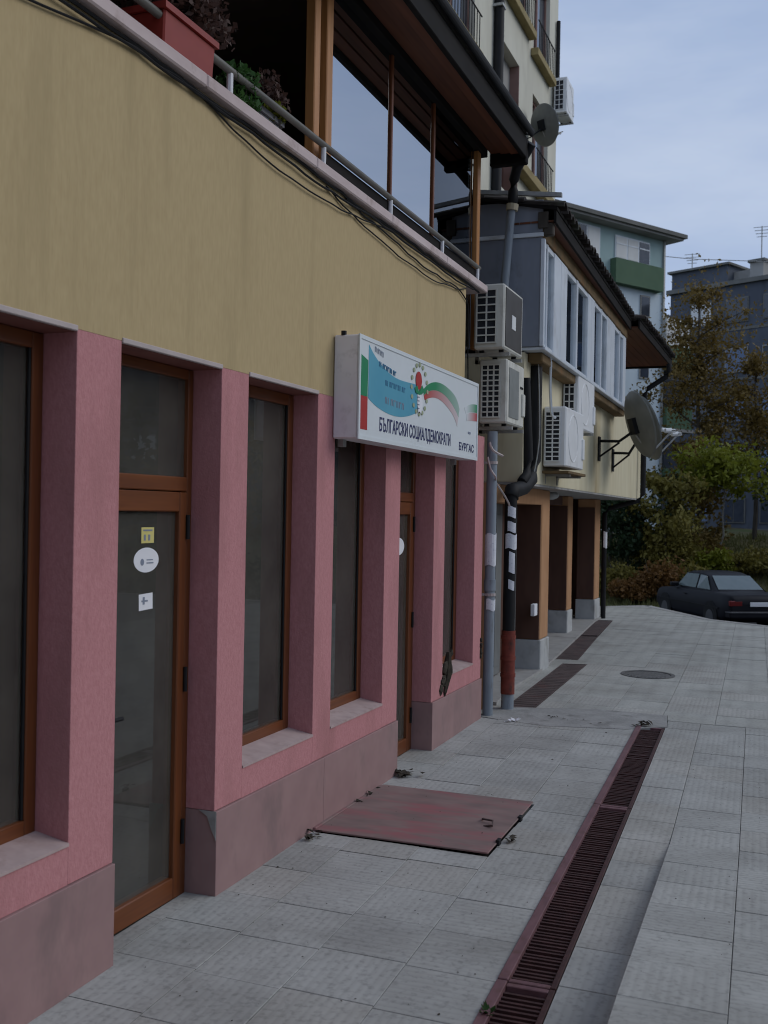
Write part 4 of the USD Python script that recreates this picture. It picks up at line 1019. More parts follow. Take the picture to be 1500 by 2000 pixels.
Lp("entry_beam", MB().cbox(-1.10, -0.74, 2.5, 5.9, 2.06, 2.199, .005), brownpanel)
Lp("entry_jamb", MB().cbox(-0.60, -0.20, -0.52, -0.40, 0.03, 2.199, .006), orange)
for (x0, x1, y0, y1) in ((-0.44, -0.14, 12.06, 12.48), (-0.93, -0.63, 15.99, 16.34), (-0.95, -0.635, 18.37, 18.85)):
    c = MB().cbox(x0, x1, y0, y1, 0.43, 2.199, .012)
    p = nb.part("column", c, orange)
    nb.part("side_cladding", MB().box(x0 + .004, x1 - .012, y0 - .012, y0 + .002, 0.44, 2.05), brownpanel, parent=p)
    nb.part("column_base", MB().cbox(x0 - .015, x1 + .015, y0 - .02, y1 + .015, 0.03, 0.428, .01), dado, parent=p)
th = Polygon([(-0.75, 9.6), (-0.02, 9.75), (-0.107, 10.49), (-0.115, 12.03), (-0.2, 13.2), (-0.585, 18.2), (-0.60, 19.0), (-1.4, 19.0), (-1.4, 13.0), (-.75, 12.2)])
nb.part("entrance_step", MB().prism(th, .055, .03), concrete)
lamp = MB().tm(trimesh.creation.icosphere(2, .10)); v, f = lamp.arrays(); v *= [1.2, 1.2, .6]; v += [-0.35, 13.4, 2.16]
nb.part("ceiling_lamp", MB().add(v, f), dado)
nb.part("wall_box", MB().cbox(-0.22, -0.17, 11.90, 12.045, .72, .86, .006), paperw)

bpost = Thing("black_corner_pipe", "slim black downpipe at the far column with a small white notice", "pipe", (-0.57, 18.92, 0.055))
bpost.part("pipe", MB().tube([(-0.575, 18.95, 0.05), (-0.575, 18.95, 1.0), (-0.575, 18.95, 1.95), (-0.50, 18.96, 2.04), (0.02, 18.98, 2.19), (0.09, 18.98, 2.3), (0.09, 19.0, 3.0), (0.09, 19.0, 4.10), (0.15, 19.0, 4.2), (0.46, 19.0, 4.40), (0.50, 19.0, 4.5), (0.50, 19.0, 4.62)], 0.046, 10), black, smooth=True)
wrapped(bpost, "notice", (-0.575, 18.95), .048, 1.33, 1.62, -1.7, 0.5, paperw)

# ------------------------------------------------------------------ satellite dishes
def dish(c, nrm, r, label, mount, arm_to=None, group=None):
    nrm = np.array(nrm, float); nrm /= np.linalg.norm(nrm)
    t = Thing("satellite_dish", label, "satellite dish", c)
    xa = np.cross([0, 0, 1], nrm); xa /= np.linalg.norm(xa); ya = np.cross(nrm, xa)
    M = np.stack([xa, ya, nrm], 1)
    pr = [(q, .30 * (q / r) ** 2 * r * .55 - .165 * r) for q in np.linspace(0, r, 8)]
    prof = pr + [(r + .012, pr[-1][1] + .004)] + [(q, z - .012) for q, z in pr[::-1]]
    prof[-1] = (0, prof[-1][1])
    rev = trimesh.creation.revolve(np.array(prof), sections=36)
    v = np.array(rev.vertices); v[:, 1] *= 1.08
    t.part("reflector", MB().add(v @ M.T + c, rev.faces), dishm, smooth=35)
    bk = np.array(c) - nrm * (.165 * r + .03)
    t.part("back_mount", MB().tm(trimesh.Trimesh((trimesh.creation.box([.16, .22, .07]).vertices) @ M.T + bk, trimesh.creation.box([.16, .22, .07]).faces, process=False)), black)
    low = np.array(c) - ya * r * 1.02 + nrm * .02
    foc = np.array(c) + nrm * r * .98 - ya * r * .50
    t.part("feed_arm", MB().tube([bk - ya * r * .3, low, foc], .014, 6), galv)
    lnb = MB().tube([foc + nrm * .05 - ya * .01, foc, foc - nrm * .09 + ya * .03], [.022, .028, .034], 8)
    t.part("receiver", lnb, whitemetal)
    if r > .34:
        f2 = foc + xa * .10 + ya * .02
        t.part("receiver", MB().tube([f2 + nrm * .05, f2, f2 - nrm * .09 + ya * .03], [.02, .026, .03], 8), whitemetal)
        t.part("receiver_bar", MB().tube([foc - xa * .12, f2 + xa * .06], .010, 6), galv)
    mt = np.array(mount, float)
    el = np.array([(mt[0] + bk[0]) / 2 + .04, (mt[1] + bk[1]) / 2, mt[2] - .02])
    t.part("wall_arm", MB().tube([mt, el, bk - ya * .06], .020, 8), black)
    t.part("wall_arm", MB().tube([mt + [0, .0, -.22], el + [0, 0, -.02]], .014, 6), black)
    t.part("wall_plate", MB().cbox(mt[0] - .012, mt[0] + .006, mt[1] - .07, mt[1] + .07, mt[2] - .28, mt[2] + .06, .003), black)
    return t


dish((0.667, 14.3, 3.15), (0.82, 0.50, 0.30), 0.42, "large grey satellite dish on the cream wall, nearer of the pair", (0.075, 14.6, 2.95))
dish((0.60, 15.5, 3.20), (0.84, 0.47, 0.30), 0.44, "grey satellite dish half hidden behind the nearer large dish", (0.055, 15.9, 2.86))

# ------------------------------------------------------------------ tower block behind
tw = Thing("tower_block", "tall pale rendered apartment tower rising behind the shops", "building", (-2.9, 12, 0))
TX = -2.9
SY = lambda y: 1.3 * y
SZ = lambda z: 1.9 + 1.3 * (z - 1.9)
YE = SY(19.1)
openings = []      # y0,y1,z0,z1 holes in the face
ST = 2.80
def shift(o, k): return (o[0], o[1], o[2] + k * ST, o[3] + k * ST)
loggia = (SY(15.0), SY(16.33), SZ(6.9), SZ(9.12))
wA = (SY(12.4), SY(13.82), SZ(8.32), SZ(9.7))
wB = (SY(17.25), SY(18.42), SZ(9.76), SZ(11.2))
wC = (SY(15.4), SY(16.9), SZ(9.95), SZ(11.2))
holes = []
for k in range(-2, 8):
    for o in (wA, wB): holes.append(shift(o, k))
    if k != 0: pass
for k in range(0, 7, 2): holes.append((loggia[0], loggia[1], loggia[2] + k * ST, loggia[3] + k * ST)) if k == 0 else None
for k in range(0, 7): holes.append(shift(wC, k))
for y in (-4, -0.5, 3, 6.5, 10, 13):
    for k in range(1, 10): holes.append((y, y + 1.5, SZ(8.3) - 2 * ST + k * ST, SZ(9.5) - 2 * ST + k * ST))
face = sbox(-8, 0, YE, 34)
face = face.difference(unary_union([sbox(o[0], o[2], o[1], o[3]) for o in holes]))
wall = MB().prism(face, 0.30, TX - .30, YZX)
wall.box(TX - 10, TX - .301, YE - .3, YE, 0, 34).box(TX - 10, TX - .301, -8, -7.7, 0, 34).box(TX - 10, TX - 9.7, -7.7, YE - .3, 0, 34)
tw.part("wall", wall, towerwall)
tw.part("roof_slab", MB().box(TX - 10.2, TX + .25, -8.2, YE + .25, 34.0, 34.4), concrete)
tw.part("core", MB().box(TX - 9.6, TX - 1.3, -7.6, YE - .4, 0, 33.8), interiordark)
for o in holes:
    vis = o[3] > 6 and o[2] < 18 and o[1] > 14
    if abs(o[0] - loggia[0]) < .01 and abs(o[2] - loggia[2]) < .01:
        tw.part("loggia_wall", MB().box(TX - 1.25, TX - 1.1, o[0], o[1], o[2], o[3]).box(TX - 1.1, TX - .301, o[1], o[1] + .1, o[2], o[3]).box(TX - 1.1, TX - .301, o[0] - .1, o[0], o[2], o[3]), loggiam)
        tw.part("loggia_wall", MB().box(TX - .300, TX - .004, o[1] - .03, o[1] - .002, o[2] + .002, o[3] - .002), loggiam)
        tw.part("loggia_ceiling", MB().box(TX - 1.1, TX - .301, o[0], o[1], o[3], o[3] + .1), interiordark)
        tw.part("loggia_floor", MB().box(TX - 1.1, TX - .301, o[0], o[1], o[2] - .1, o[2] + .0), concrete)
        tw.part("loggia_blind", MB().cbox(TX - .28, TX - .20, o[0] + .01, o[1] - .01, o[3] - .62, o[3] - .002, .01), greylight)
        continue
    fr = MB(); d0, d1 = TX - .16, TX - .09; ym = o[0] + (o[1] - o[0]) * .42
    fr.box(d0, d1, o[0], o[0] + .07, o[2], o[3]).box(d0, d1, o[1] - .07, o[1], o[2], o[3]).box(d0, d1, ym - .04, ym + .04, o[2], o[3])
    fr.box(d0 + .002, d1 - .002, o[0] + .07, o[1] - .07, o[2], o[2] + .07).box(d0 + .002, d1 - .002, o[0] + .07, o[1] - .07, o[3] - .07, o[3])
    p = tw.part("window_frame", fr, loggiam if vis else pvc)
    tw.part("pane", MB().box(TX - .135, TX - .125, o[0] + .06, ym, o[2] + .06, o[3] - .06), balglass, parent=p)
    tw.part("pane", MB().box(TX - .135, TX - .125, ym, o[1] - .06, o[2] + .06, o[3] - .06), farglass, parent=p)
    if o[1] > 14 and 4 < o[2] < 20:
        tw.part("sill_ledge", MB().cbox(TX + .002, TX + .17, o[0] - .25, o[1] + .05, o[2] - .20, o[2] - .04, .01), ledgeyellow, parent=p)
        bars = MB()
        for yy in np.arange(o[0], o[1], .16): bars.tube([(TX + .13, yy, o[2] - .04), (TX + .13, yy, o[2] + .62)], .010, 5)
        bars.tube([(TX + .13, o[0] - .1, o[2] + .62), (TX + .13, o[1] + .05, o[2] + .62)], .014, 5)
        tw.part("window_grille", bars, black, parent=p)
dpz = MB().tube([(TX + .10, SY(14.82), 4), (TX + .10, SY(14.82), 34)], 0.095, 10)
tw.part("drainpipe", dpz, black, smooth=True)
for z in (6.8, 9.0, 11.6): tw.part("pipe_clamp", MB().box(TX + .001, TX + .2, SY(14.82) - .12, SY(14.82) + .12, z, z + .05), galv)
tw.part("drainpipe", MB().tube([(TX + .06, YE - .25, 5.5), (TX + .06, YE - .25, 8.6), (TX + .10, YE - .35, 8.9)], 0.045, 8), black, smooth=True)
tw.part("drainpipe", MB().tube([(TX + .06, YE - .22, SZ(9.75)), (TX + .06, YE - .22, SZ(11.0))], 0.05, 8), black, smooth=True)
tw.part("ledge", MB().cbox(TX + .001, TX + .22, SY(15.6), SY(18.2), SZ(7.36), SZ(7.5), .01), ledgeyellow)
ac(TX + .05, TX + .36, SY(18.68), SY(18.68) + .8, SZ(9.22), SZ(9.86), "small air conditioner high on the corner of the pale tower", whitemetal, 6, 2, "white")
dish((-2.50, 21.9, 10.25), (0.52, 0.80, 0.30), 0.40, "dark satellite dish high on the pale tower", (-2.9, 21.3, 9.95))

# ------------------------------------------------------------------ green building and grey block
def wallframe(P0, az):
    d = np.array([math.sin(az), math.cos(az), 0]); nrm = np.array([d[1], -d[0], 0])
    return np.array(P0, float), d, nrm


def bx(mb, fr, s0, s1, o0, o1, z0, z1):
    """box in a wall's frame: s along, o outwards"""
    P0, d, nn = fr
    v = []
    for s in (s0, s1):
        for o in (o0, o1):
            for z in (z0, z1): v.append(P0 * [1, 1, 0] + d * s + nn * o + [0, 0, z])
    return mb.add(np.array(v), [[0, 1, 3, 2], [4, 6, 7, 5], [0, 4, 5, 1], [2, 3, 7, 6], [0, 2, 6, 4], [1, 5, 7, 3]])


fr = wallframe((-3.326, 50.339, 0), math.radians(32))
gb = Thing("green_building", "pale blue and teal apartment house with green balcony panels in the distance", "building", (-3.326, 50.339, 1.0))
Gp = lambda nm, s0, s1, o0, o1, z0, z1, mat, parent=None: gb.part(nm, bx(MB(), fr, s0, s1, o0, o1, z0, z1), mat, parent=parent)
Gp("lower_wall", -16, 0, -9, 0, 0.5, 12.35, paleblue)
Gp("upper_wall", -16, 0, -9, 0, 12.352, 14.9, teal)
Gp("roof", -16.5, 0.75, -9.6, 0.75, 15.0, 15.18, roofdark)
Gp("eave", -16.4, 0.62, -9.5, 0.62, 14.902, 14.998, greylight)
for s in (-3.75, -9.5, -14): Gp("balcony_panel", s, s + 3.3, 0.01, 0.35, 12.40, 13.5, greenpanel)
for (s0, s1, z0, z1, kind) in ((-3.48, -1.1, 13.55, 14.62, "w3"), (-6.2, -4.5, 13.2, 14.75, "w2"), (-9.2, -6.8, 13.55, 14.62, "w3"), (-1.68, -1.03, 11.15, 12.15, "d"), (-4.5, -3.2, 10.9, 12.0, "d"), (-1.68, -1.03, 8.3, 9.4, "d"), (-4.5, -3.2, 8.3, 9.4, "d"), (-1.6, -0.9, 5.6, 6.7, "d"), (-1.75, -1.2, 3.6, 5.2, "d"), (-4.5, -3.2, 5.5, 6.6, "d")):
    w = Gp("window", s0, s1, 0.005, 0.06, z0, z1, pvc if kind != "d" else greylight)
    n = {"w3": 3, "w2": 2, "d": 1}[kind]
    for k in range(n):
        a, b = s0 + (s1 - s0) * k / n + .05, s0 + (s1 - s0) * (k + 1) / n - .05
        Gp("pane", a, b, 0.06, 0.075, z0 + .07, z1 - .07, (farwhite if (k + (kind == "w3")) % 3 != 0 else farglass) if kind != "d" else farglass, parent=w)
        if n == 3: Gp("transom", a, b, 0.076, 0.09, z1 - .40, z1 - .34, pvc, parent=w)
Gp("corner_pipe", -0.12, -0.02, 0.005, 0.10, 1.0, 14.9, galv)
for k, z in enumerate((3.2, 6.1, 9.0)):
    bal = Gp("balcony", 0.01, 1.9, -1.6, 0.3, z, z + 1.0, greenpanel)
    Gp("balcony_slab", 0.01, 1.95, -1.65, 0.35, z - .15, z - .005, greylight, parent=bal)
    Gp("balcony_glazing", 0.01, 1.7, -1.5, 0.2, z + 1.005, z + 2.3, farglass if k != 2 else farwhite, parent=bal)
Gp("side_wing", 0.002, 3.2, -8, -1.7, 0.5, 12.0, greyblock)

fr2 = wallframe((-1.821, 62.766, 0), math.radians(115.4))
P0, d, nn = fr2
if nn[1] > 0: nn = -nn
fr2 = (P0, d, nn)
kb_ = Thing("grey_block", "dark grey concrete apartment block with roof hut behind the autumn trees", "building", (2, 62, 1.0))
Kp = lambda nm, s0, s1, o0, o1, z0, z1, mat, parent=None: kb_.part(nm, bx(MB(), fr2, s0, s1, min(o0, o1), max(o0, o1), z0, z1), mat, parent=parent)
Kp("wall", -3.0, 70, -11, 0, 0.5, 15.2, greyblock)
Kp("roof_edge", -3.2, 70.2, -11.2, 0.2, 15.202, 15.45, roofdark)
h = Kp("roof_hut", -3.0, 0.62, -6, -0.1, 15.452, 16.45, greyblock)
Kp("hut_roof", -3.2, 0.8, -6.2, 0.1, 16.452, 16.58, roofdark, parent=h)
h2 = Kp("roof_hut", 0.622, 2.0, -5.5, -0.8, 15.452, 16.15, greylight)
ch = Kp("chimney", 1.95, 2.75, -0.9, -0.15, 15.452, 16.35, greylight)
Kp("chimney_cap", 1.85, 2.85, -1.0, -0.05, 16.352, 16.5, roofdark, parent=ch)
for si, s in enumerate(np.arange(-1.7, 66, 2.26)):
    for k in range(5):
        z = 13.05 - 2.85 * k
        col = farblue if (si * 3 + k * 5) % 4 in (0, 1) else farglass
        if (si * 7 + k * 3) % 11 == 0: col = farwhite
        w = Kp("window", s + .05, s + 1.45, 0.004, 0.05, z, z + 1.4, greylight if k % 2 else roofdark)
        if s < 30: 
            Kp("pane", s + .12, s + .72, 0.05, 0.065, z + .07, z + 1.33, col, parent=w)
            Kp("pane", s + .78, s + 1.38, 0.05, 0.065, z + .07, z + 1.33, col, parent=w)
        else: Kp("pane", s + .12, s + 1.38, 0.05, 0.065, z + .07, z + 1.33, col, parent=w)
for k in range(5):
    Kp("floor_band", -3.0, 70, 0.004, 0.03, 12.60 - 2.85 * k, 12.75 - 2.85 * k, roofdark)


def aerial(P, h, label):
    t = Thing("roof_aerial", label, "aerial", P)
    P = np.array(P)
    t.part("mast", MB().tube([P, P + [0, 0, h]], 0.035, 5), galv)
    for k in range(4): t.part("element", MB().tube([P + [-.45 + .06 * k, 0, h - .18 * k - .05], P + [.45 - .06 * k, 0, h - .18 * k - .05]], .018, 4), galv)


Q = P0 + d * 2.45 + nn * -.5
aerial((Q[0], Q[1], 16.5), 1.9, "thin aerial beside the chimney of the grey block")
Q = P0 + d * -2.5 + nn * -1.5
aerial((Q[0], Q[1], 16.58), 1.3, "short aerial at the left end of the grey block roof")
wp = [np.array([-8.0, 52.0, 15.4]), np.array([-2.5, 55.0, 15.1]), np.array([3.0, 58.0, 15.2]), np.array([14.0, 64.0, 16.2])]
tt = np.linspace(0, 1, 24)
wq = np.stack([np.interp(tt, np.linspace(0, 1, 4), [p[k] for p in wp]) for k in range(3)], 1)
single("overhead_wire", MB().tube(wq, 0.02, 4), galv, "thin wire crossing the sky between the far roofs", "wire")

# ------------------------------------------------------------------ trees and shrubs
def tz(x, y): return float(terrain(np.array([[x]]), np.array([[y]]))[0, 0])


def tree(x, y, h, rad, n, size, mat, label, seed, cat="tree", name="autumn_tree", trunk=bark, base=0.35, tr=0.09, lean=(0, 0), shell=.25, nl=7, group=None):
    z0 = tz(x, y); r = np.random.default_rng(seed)
    t = Thing(name, label, cat, (x, y, z0), group=group)
    tm = MB(); top = np.array([x + lean[0], y + lean[1], z0 + h * .88]); b0 = np.array([x, y, z0 - .15])
    ts = np.linspace(0, 1, 7); pts = b0 + (top - b0) * ts[:, None] + np.c_[r.normal(0, .05, 7), r.normal(0, .05, 7), np.zeros(7)] * (ts[:, None] > 0)
    tm.tube(pts, tr * (1 - .8 * ts), 7)
    cl = []
    for k in range(nl):
        u = base + (0.95 - base) * (k + .5) / nl; p = b0 + (top - b0) * u
        a = k * 2.4 + r.uniform(0, .6); L = rad[0] * (1.05 - .55 * abs(u - .55) * 1.6) * r.uniform(.7, 1.1)
        e = p + [math.cos(a) * L, math.sin(a) * L * rad[1] / rad[0], L * r.uniform(.25, .7)]
        mid = (p + e) / 2 + [0, 0, .06 * L]
        tm.tube([p, mid, e], [tr * .42 * (1 - .5 * u), tr * .25, tr * .08], 5); cl.append((e, L)); cl.append((mid, L * .8))
    t.part("trunk", tm, trunk)
    fo = MB()
    cl.append((top, rad[0] * .7))
    per = int(n * .55) // len(cl)
    zc = z0 + h * (base + .98) / 2 * .95
    v, f = foliage_mesh((x + lean[0] * .6, y + lean[1] * .6, zc), (rad[0] * 1.15, rad[1] * 1.15, h * (1.0 - base) * .58), int(n * .32), size, seed * 31 + 99, shell=.0).arrays(); fo.add(v, f)
    for i, (e, L) in enumerate(cl):
        rr = max(.3, L * r.uniform(.55, .85))
        mbb = foliage_mesh(e + r.normal(0, .08, 3), (rr, rr * rad[1] / rad[0], rr * r.uniform(.65, .95)), per, size, seed * 31 + i, shell=shell)
        v, f = mbb.arrays(); fo.add(v, f)
    t.part("crown", fo, mat)


def bush(x, y, rad, n, size, mat, label, seed, name="shrub", group=None, stem=True, dz=0.0):
    z0 = tz(x, y); r = np.random.default_rng(seed)
    t = Thing(name, label, "shrub", (x, y, z0), group=group)
    fo = MB()
    for k in range(6):
        a = k * 1.05; c = np.array([x + math.cos(a) * rad[0] * .5, y + math.sin(a) * rad[1] * .5, z0 + dz + rad[2] * r.uniform(.45, 1.1)])
        v, f = foliage_mesh(c, np.array(rad) * r.uniform(.5, .75), n // 6, size, seed * 17 + k, shell=.25).arrays(); fo.add(v, f)
    t.part("foliage", fo, mat)
    st = MB()
    for k in range(7):
        a = r.uniform(0, 6.28); st.tube([(x + .05 * math.cos(a), y + .05 * math.sin(a), z0 - .1), (x + rad[0] * .6 * math.cos(a), y + rad[1] * .6 * math.sin(a), z0 + dz + rad[2] * r.uniform(.8, 1.6))], [.025, .008], 5)
    t.part("stem", st, bark)


tree(-0.85, 41.6, 11.0, (1.9, 1.6), 15000, .075, autumn, "tall thin brown leaved autumn tree before the grey block", 11, tr=.12, base=.28, nl=17, lean=(-.1, 0), shell=.1)
tree(1.15, 42.6, 7.6, (1.7, 1.5), 9000, .075, autumn, "shorter brown tree at the right edge before the grey block", 12, tr=.10, base=.3, nl=8, shell=.15)
tree(0.30, 37.4, 4.3, (1.5, 1.2), 5500, .09, yellowgreen, "small bright yellow green tree above the dark car", 13, name="yellow_green_tree", trunk=palebark, tr=.05, base=.62, nl=8)
tree(-1.35, 36.2, 3.5, (1.1, 0.9), 6500, .085, oliveleaf, "slender olive yellow young tree left of the yellow green one", 14, name="young_tree", tr=.04, base=.2, nl=7)
tree(-0.6, 38.6, 4.6, (1.2, 1.1), 5200, .085, autumn, "thin rusty brown young tree between the olive and yellow green ones", 15, name="young_tree", tr=.05, base=.15, nl=8)
tree(-3.6, 38.0, 4.2, (1.5, 1.3), 7000, .085, darkgreen, "dense dark green tree seen under the overhang", 16, name="dark_green_tree", tr=.08, base=.12, nl=9)
tree(-2.7, 36.4, 3.0, (1.05, 1.), 4500, .08, darkgreen, "smaller dark green tree right of the black corner pipe", 17, name="dark_green_tree", tr=.06, base=.1, nl=8)
tree(2.9, 40.5, 5.2, (1.5, 1.4), 3600, .085, darkgreen, "dark tree just right of the frame edge above the car", 18, name="dark_green_tree", tr=.1, base=.2, nl=8)
for i, (x, y, r3, mt, lb) in enumerate([
    (-2.2, 33.9, (.8, .6, .55), orangeleaf, "low orange brown bush at the foot of the bank, leftmost"),
    (-1.45, 34.2, (.75, .6, .85), orangeleaf, "brightest orange bush left of the dark car"),
    (-0.75, 34.8, (.8, .6, .80), oliveleaf, "olive brown bush just behind the bonnet of the dark car"),
    (-2.9, 34.8, (.9, .6, .65), oliveleaf, "low brown undergrowth beside the black corner pipe"),
    (0.1, 36.2, (.8, .6, .75), yellowgreen, "yellowish bush behind the roof of the dark car"),
    (1.0, 36.8, (1.0, .7, .6), oliveleaf, "dull olive bush behind the rear window of the dark car"),
    (-1.3, 35.8, (1.0, .7, 1.2), oliveleaf, "tangled yellow brown bush behind the orange one"),
    (-2.1, 36.9, (1.0, .7, 1.1), oliveleaf, "brownish thicket below the dark green trees"),
    (-0.4, 37.2, (.9, .7, 1.0), autumn, "rusty thicket left of the pale trunk"),
    (2.0, 37.2, (1.0, .7, .7), oliveleaf, "dull olive bush at the right edge of the bank")]):
    bush(x, y, r3, 3000, .065, mt, lb, 40 + i)
# building behind the viewer
rbk = Thing("apartment_building", "plain rendered apartment building behind the viewer, outside the picture", "building", (10, -12, -1))
rw = MB(); fc_ = sbox(-3.0, -1.1, 34, 15)
hl = [(x, x + 1.5, z, z + 1.5) for x in np.arange(-1.6, 32, 3.1) for z in (1.2, 4.1, 7.0, 9.9, 12.6)]
fc_ = fc_.difference(unary_union([sbox(a, c, b, d_) for a, b, c, d_ in hl]))
XZY = lambda v: np.c_[v[:, 0], -v[:, 2], v[:, 1]]
rbk.part("wall", MB().prism(fc_, .3, 9.0, XZY), concrete)
rbk.part("rear_core", MB().box(-3, 34, -19, -9.6, -1.1, 15), interiordark)
rbk.part("roof", MB().box(-3.4, 34.4, -19.4, -8.6, 15.01, 15.3), roofdark)
for (a, b, c, d_) in hl: rbk.part("window", MB().box(a, b, -9.22, -9.2, c, d_), farglass)
# trees and hedge across the street
for i, (x, y, h) in enumerate([(14.5, 9, 5.6), (15.5, 14, 6.2), (14.8, 19, 5.8), (16, 24.5, 6.5), (15, 30, 6.0), (19, 37, 7.0), (11, 38, 6.5), (7, 39.5, 6.0), (24, 33, 7)]):
    z0 = tz(x, y)
    tree(x, y, h, (2.3, 2.2), 1500, .19, darkgreen if i % 2 else autumn, "", 60 + i, name="street_tree", tr=.14, base=.2, nl=8)
    pr = stage.GetPrimAtPath("/World/street_tree" + (f"_{i:03d}" if i else ""))
    tag(pr, "bushy tree across the street, outside the picture on the right", "tree", "trees across the street")
hd = MB()
for k in range(14):
    v, f = foliage_mesh((11.2 + .03 * k, 6 + 1.9 * k, .75 - (1.0 if 6 + 1.9 * k > 19 else 0)), (.6, 1.3, .95), 420, .11, 200 + k, shell=.3).arrays(); hd.add(v, f)
single("hedge", hd, darkgreen, "long dark hedge on the far side of the paved square", "hedge")
# grass tufts on the bank
gm = MB(); n = 16000
gx = rng.uniform(-6, 8, n); gy = rng.uniform(33.3, 44, n) + .12 * gx
gz = terrain(gx[:, None], gy[:, None])[:, 0] if False else np.array([terrain(np.array([a]), np.array([b]))[0] for a, b in zip(gx, gy)])
a = rng.uniform(0, 6.28, n); hgt = rng.uniform(.10, .34, n); wd = rng.uniform(.015, .035, n)
p = np.c_[gx, gy, gz - .03]; t_ = np.c_[np.cos(a), np.sin(a), 0 * a]
tip = p + np.c_[rng.normal(0, .07, n), rng.normal(0, .07, n), hgt]
v = np.stack([p - t_ * wd[:, None], p + t_ * wd[:, None], tip], 1).reshape(-1, 3)
single("bank_grass", MB().add(v, np.arange(3 * n).reshape(-1, 3)), grassm, "dry yellowish grass covering the bank", "grass", kind="stuff")

